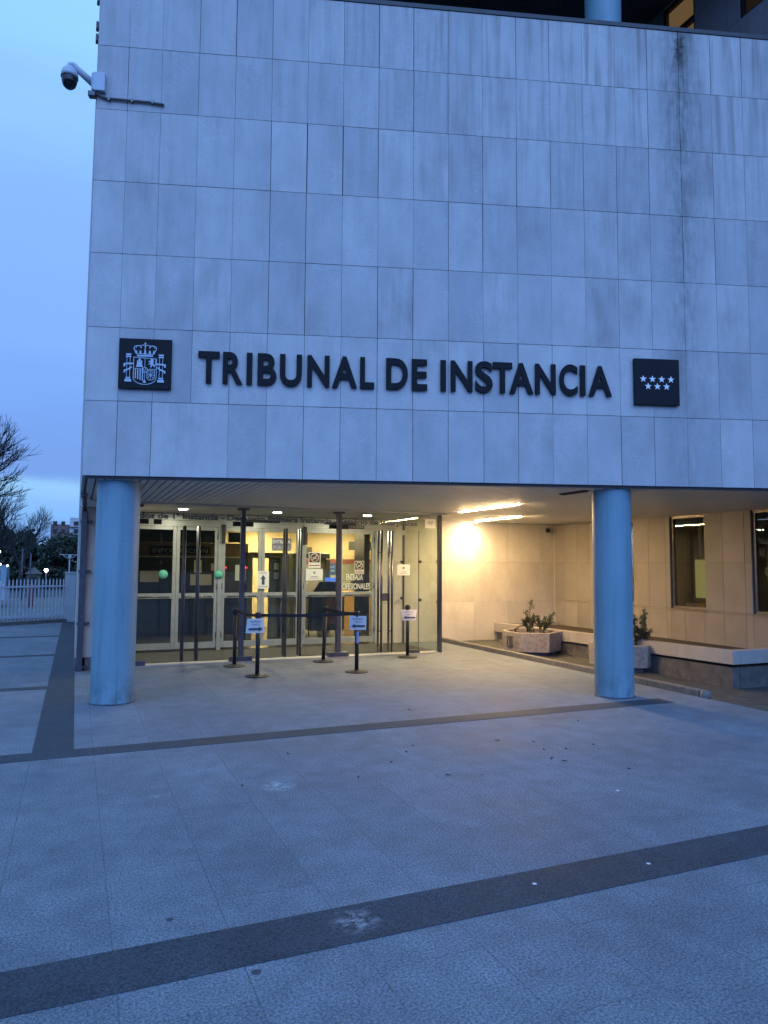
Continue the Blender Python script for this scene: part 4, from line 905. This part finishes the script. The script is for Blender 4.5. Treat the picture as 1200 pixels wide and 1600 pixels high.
# hedge line and distant evergreens
def crown(x, y, z, rx, ry, rz_, n, sz, seed, name, label, cat='tree', group=None, trunk=True, mt=M_leafd):
    rd = random.Random(seed); o = thing(name, label, cat, (x, y, -.15), 0, group); b = MB()
    cl = [(Vector((rd.gauss(0, .45)*rx, rd.gauss(0, .45)*ry, z+rd.gauss(0, .42)*rz_)), rd.uniform(.25, .5)) for _ in range(26)]
    for i in range(n):
        c, s_ = rd.choice(cl); u = Vector([rd.gauss(0, 1) for _ in range(3)]).normalized(); p = c+Vector((u.x*rx, u.y*ry, u.z*rz_))*s_*rd.random()**.4
        a = Vector([rd.uniform(-1, 1) for _ in range(3)]).normalized(); v = a.cross(Vector([rd.uniform(-1, 1) for _ in range(3)])).normalized(); s2 = sz*rd.uniform(.6, 1.4)
        if p.z < .05: continue
        b.face([p-a*s2*.5, p+v*s2*.3, p+a*s2*.5, p-v*s2*.3], rd.random())
    b.build('crown', mt, o)
    if trunk: b = MB(); b.tube([(0, 0, 0), (.1, 0, z*.5), (0, 0, z)], [.2, .16, .08], 8); b.build('trunk', M_bark, o)
crown(-.6, 62, 3.0, 2.6, 2, 1.5, 9000, .24, 1, 'evergreen_tree', 'dark rounded evergreen tree beside the building edge, under the far flats')
crown(-3.3, 66, 2.4, 1.9, 2, 1.7, 4200, .34, 2, 'evergreen_tree', 'lower dark evergreen tree in the middle of the far tree line')
crown(-5.4, 70, 2.8, 2.2, 2, 1.9, 4200, .36, 3, 'evergreen_tree', 'dark evergreen tree at the left end of the far tree line')
hp = MB(); rd = random.Random(9)
for i in range(7000):
    x = rd.uniform(-12, 3.5); y = 56+rd.uniform(-.8, .8); z = rd.uniform(-.1, 1.5+.35*math.sin(x*2.1)+.2*math.sin(x*5)); a = Vector([rd.uniform(-1, 1) for _ in range(3)]).normalized(); v = a.cross(Vector([rd.uniform(-1, 1) for _ in range(3)])).normalized(); p = Vector((x, y, z)); s2 = .3
    hp.face([p-a*s2*.5, p+v*s2*.3, p+a*s2*.5, p-v*s2*.3])
tag(hp.build('hedge', M_leafd), 'long dark hedge across the road behind the white fence', 'hedge', kind=None)
def bare_tree(x, y, h, seed, label, depth=5, r0=.16, spread=.55, up_=.25):
    rd = random.Random(seed); o = thing('bare_tree', label, 'tree', (x, y, -.15), 0, 'leafless trees along the street'); tr, tw = MB(), MB()
    def br(p, d, ln, r, k):
        K = 4; pts = [p]; 
        for i in range(K):
            d = (d+Vector((rd.gauss(0, .10), rd.gauss(0, .10), rd.gauss(.02, .06)))).normalized(); pts.append(pts[-1]+d*ln/K)
        rs = [r*(1-.38*i/K) for i in range(K+1)]
        (tr if k >= depth-1 else tw).tube(pts, rs, 6 if k > 2 else (4 if k > 0 else 3), cap=False)
        if k == 0: return
        nb = 4 if k >= 2 else 5
        for j in range(nb):
            t = rd.uniform(.35, 1.0) if j else 1.0; q = pts[min(K, max(1, round(t*K)))]
            a = Vector((rd.gauss(0, 1), rd.gauss(0, 1), rd.gauss(0, .6))); a = (a-d*a.dot(d)).normalized()
            nd = (d+a*rd.uniform(spread*.6, spread*1.35)+Vector((0, 0, up_*.5))).normalized(); br(q, nd, ln*rd.uniform(.6, .82), r*.60, k-1)
    br(Vector((0, 0, 0)), Vector((0, 0, 1)), h*.32, r0, depth)
    tr.build('trunk', M_bark, o); tw.build('crown', M_bark, o)
bare_tree(-4.6, 31, 9.6, 21, 'tall leafless tree reaching in from the left edge of the view', 6, .17)
bare_tree(-3.6, 44, 8.0, 5, 'leafless tree behind the tall one, over the left end of the hedge', 5, .10)
bare_tree(-3.3, 50, 6.6, 8, 'small leafless tree left of the far block of flats', 5, .07)
bare_tree(-3.6, 37, 5.6, 13, 'leafless tree low at the very left edge', 5, .12)
# far flats
fl_ = thing('apartment_block', 'distant brick and pale block of flats above the tree line', 'building', (-5.5, 150, -.2))
b = MB(); b.box(.9, 4.2, 0, 10, 0, 9.3); b.build('brick_wing', M_brick, fl_)
b = MB(); b.box(4.21, 12, -1, 10, 0, 10.6); b.build('pale_wing', M_farw, fl_)
for z in (4.6, 6.1, 7.6, 9.1):
    for x in (4.9, 6.3, 7.7, 9.1):
        b = MB(); b.box(x, x+.9, -1.06, -1.01, z, z+.8); b.build('window', M_dark, fl_)
    b = MB(); b.box(4.21, 12, -1.5, -1.01, z-.35, z-.2); b.build('balcony_slab', M_brick, fl_)
    for x in (1.3, 2.7): b = MB(); b.box(x, x+.7, -.05, -.01, z, z+.8); b.build('window', M_dark, fl_)
# street lamps with lit heads, small poles, kiosk, vehicles
M_sl = mat('lit_street_lamp', (1, 1, 1), .5, emit=(1, .93, .85), es=14)
def lamp(x, y, h, label, r=.11, mt=M_sl):
    o = thing('street_lamp', label, 'street lamp', (x, y, -.15), 0, 'lit street lamps beyond the fence')
    b = MB(); b.tube([(0, 0, 0), (0, 0, h)], .04, 8); b.build('pole', M_dsteel, o)
    b = MB(); b.lathe([(0, h-r), (r*.7, h-r*.7), (r, h), (r*.7, h+r*.7), (0, h+r)], (0, 0, 0), 16); b.build('lit_head', mt, o)
lamp(-1.42, 42, 1.48, 'bright white street lamp low among the trees, right of centre in the gap', .10); lamp(-3.4, 44, 1.7, 'small warm street lamp near the left edge', .055); lamp(-3.72, 43.5, 1.78, 'small street lamp cut by the left edge', .055)
lamp(-3.75, 43, 2.45, 'greenish street lamp above the others at the left edge', .08, mat('green_lamp', (1, 1, 1), .5, emit=(.5, 1, .9), es=8))
def pole(x, y, h, label):
    b = MB(); b.tube([(0, 0, 0), (0, 0, h)], [.05, .035], 8); o = b.build('slim_pole', M_dsteel); o.location = (x, y, -.15); tag(o, label, 'pole', 'slim poles beyond the fence')
pole(-2.45, 40, 2.6, 'slim grey pole, left of the pair beyond the fence'); pole(-2.02, 39, 2.35, 'slim grey pole, right of the pair beyond the fence')
tl = thing('signal_mast', 'pale T-shaped mast with braces in front of the dark evergreen', 'mast', (-.3, 41, -.15))
b = MB(); b.tube([(0, 0, 0), (0, 0, 2.3)], .03, 8); b.build('pole', M_farw, tl)
b = MB(); b.tube([(-.5, 0, 2.3), (.5, 0, 2.3)], .02, 6); b.tube([(-.35, 0, 2.3), (0, 0, 2.05)], .018, 6); b.tube([(.35, 0, 2.3), (0, 0, 2.05)], .018, 6); b.box(-.08, .08, -.06, .06, 2.12, 2.28); b.build('crossbar', M_farw, tl)
ki = thing('kiosk', 'small pale kiosk with a peaked roof beyond the fence', 'kiosk', (-2.15, 45, -.15))
b = MB(); b.box(-.35, .35, -.3, .3, 0, 1.25); b.build('body', M_conc2, ki)
b = MB(); b.mesh([(-.45, -.4, 1.25), (.45, -.4, 1.25), (.45, .4, 1.25), (-.45, .4, 1.25), (0, 0, 1.65)], [(0, 1, 4), (1, 2, 4), (2, 3, 4), (3, 0, 4), (3, 2, 1, 0)]); b.build('roof', M_conc2, ki)
b = MB(); b.box(-.12, .2, -.32, -.305, .2, 1.1); b.build('opening', M_dark, ki)
def vehicle(name, x, y, L_, W_, H_, mt, label, cat, rz=0, van=False):
    o = thing(name, label, cat, (x, y, -.15), rz)
    prof = [(0, .3), (0, .95), (.12*L_, H_*.62), (.26*L_, H_), (.86*L_, H_), (.98*L_, H_*.62), (L_, .3)] if not van else [(0, .3), (0, 1.0), (.12*L_, 1.15), (.24*L_, H_), (.99*L_, H_), (L_, .3)]
    M_ = Matrix.Translation((0, W_, 0))@Matrix.Rotation(R(90), 4, 'X')
    b = MB(); b.prism(prof, 0, W_, M_); b.build('body', mt, o)
    b = MB(); b.box(.24*L_, .52*L_, -.012, -.002, H_*.66, H_*.93); b.box(.56*L_, .84*L_, -.012, -.002, H_*.66, H_*.93); b.build('side_window', M_dark, o)
    for wx in (.2*L_, .8*L_):
        b = MB(); b.lathe([(0, 0), (.18, 0), (.31, .02), (.31, .2), (0, .2)], (0, 0, 0), 20, Matrix.Translation((wx, .1, .31))@Matrix.Rotation(R(90), 4, 'X')); b.build('wheel', M_rub, o)
vehicle('parked_van', -5.4, 41, 4.2, 1.8, 1.95, mat('white_vehicle_paint', (.55, .6, .66), .35), 'white van beyond the fence at the left edge', 'van', 0, True) if False else None
vehicle('parked_car', -6.85, 34, 4.2, 1.7, 1.3, mat('white_vehicle_paint', (.5, .56, .62), .35), 'white car parked on the road at the left edge behind the fence', 'car')
vehicle('parked_van', -8.6, 52, 4.6, 1.9, 1.7, mat('pale_blue_paint', (.25, .42, .5), .35), 'pale blue van standing farther back at the left edge', 'van', 0, True)
b = MB(); b.box(-.12, .12, -.12, .12, 0, .95, bev=.03); o = b.build('litter_bin', mat('dull_red', (.22, .05, .05), .6)); o.location = (-1.72, 34, -.15); tag(o, 'dull red litter bin seen through the fence bars', 'litter bin')
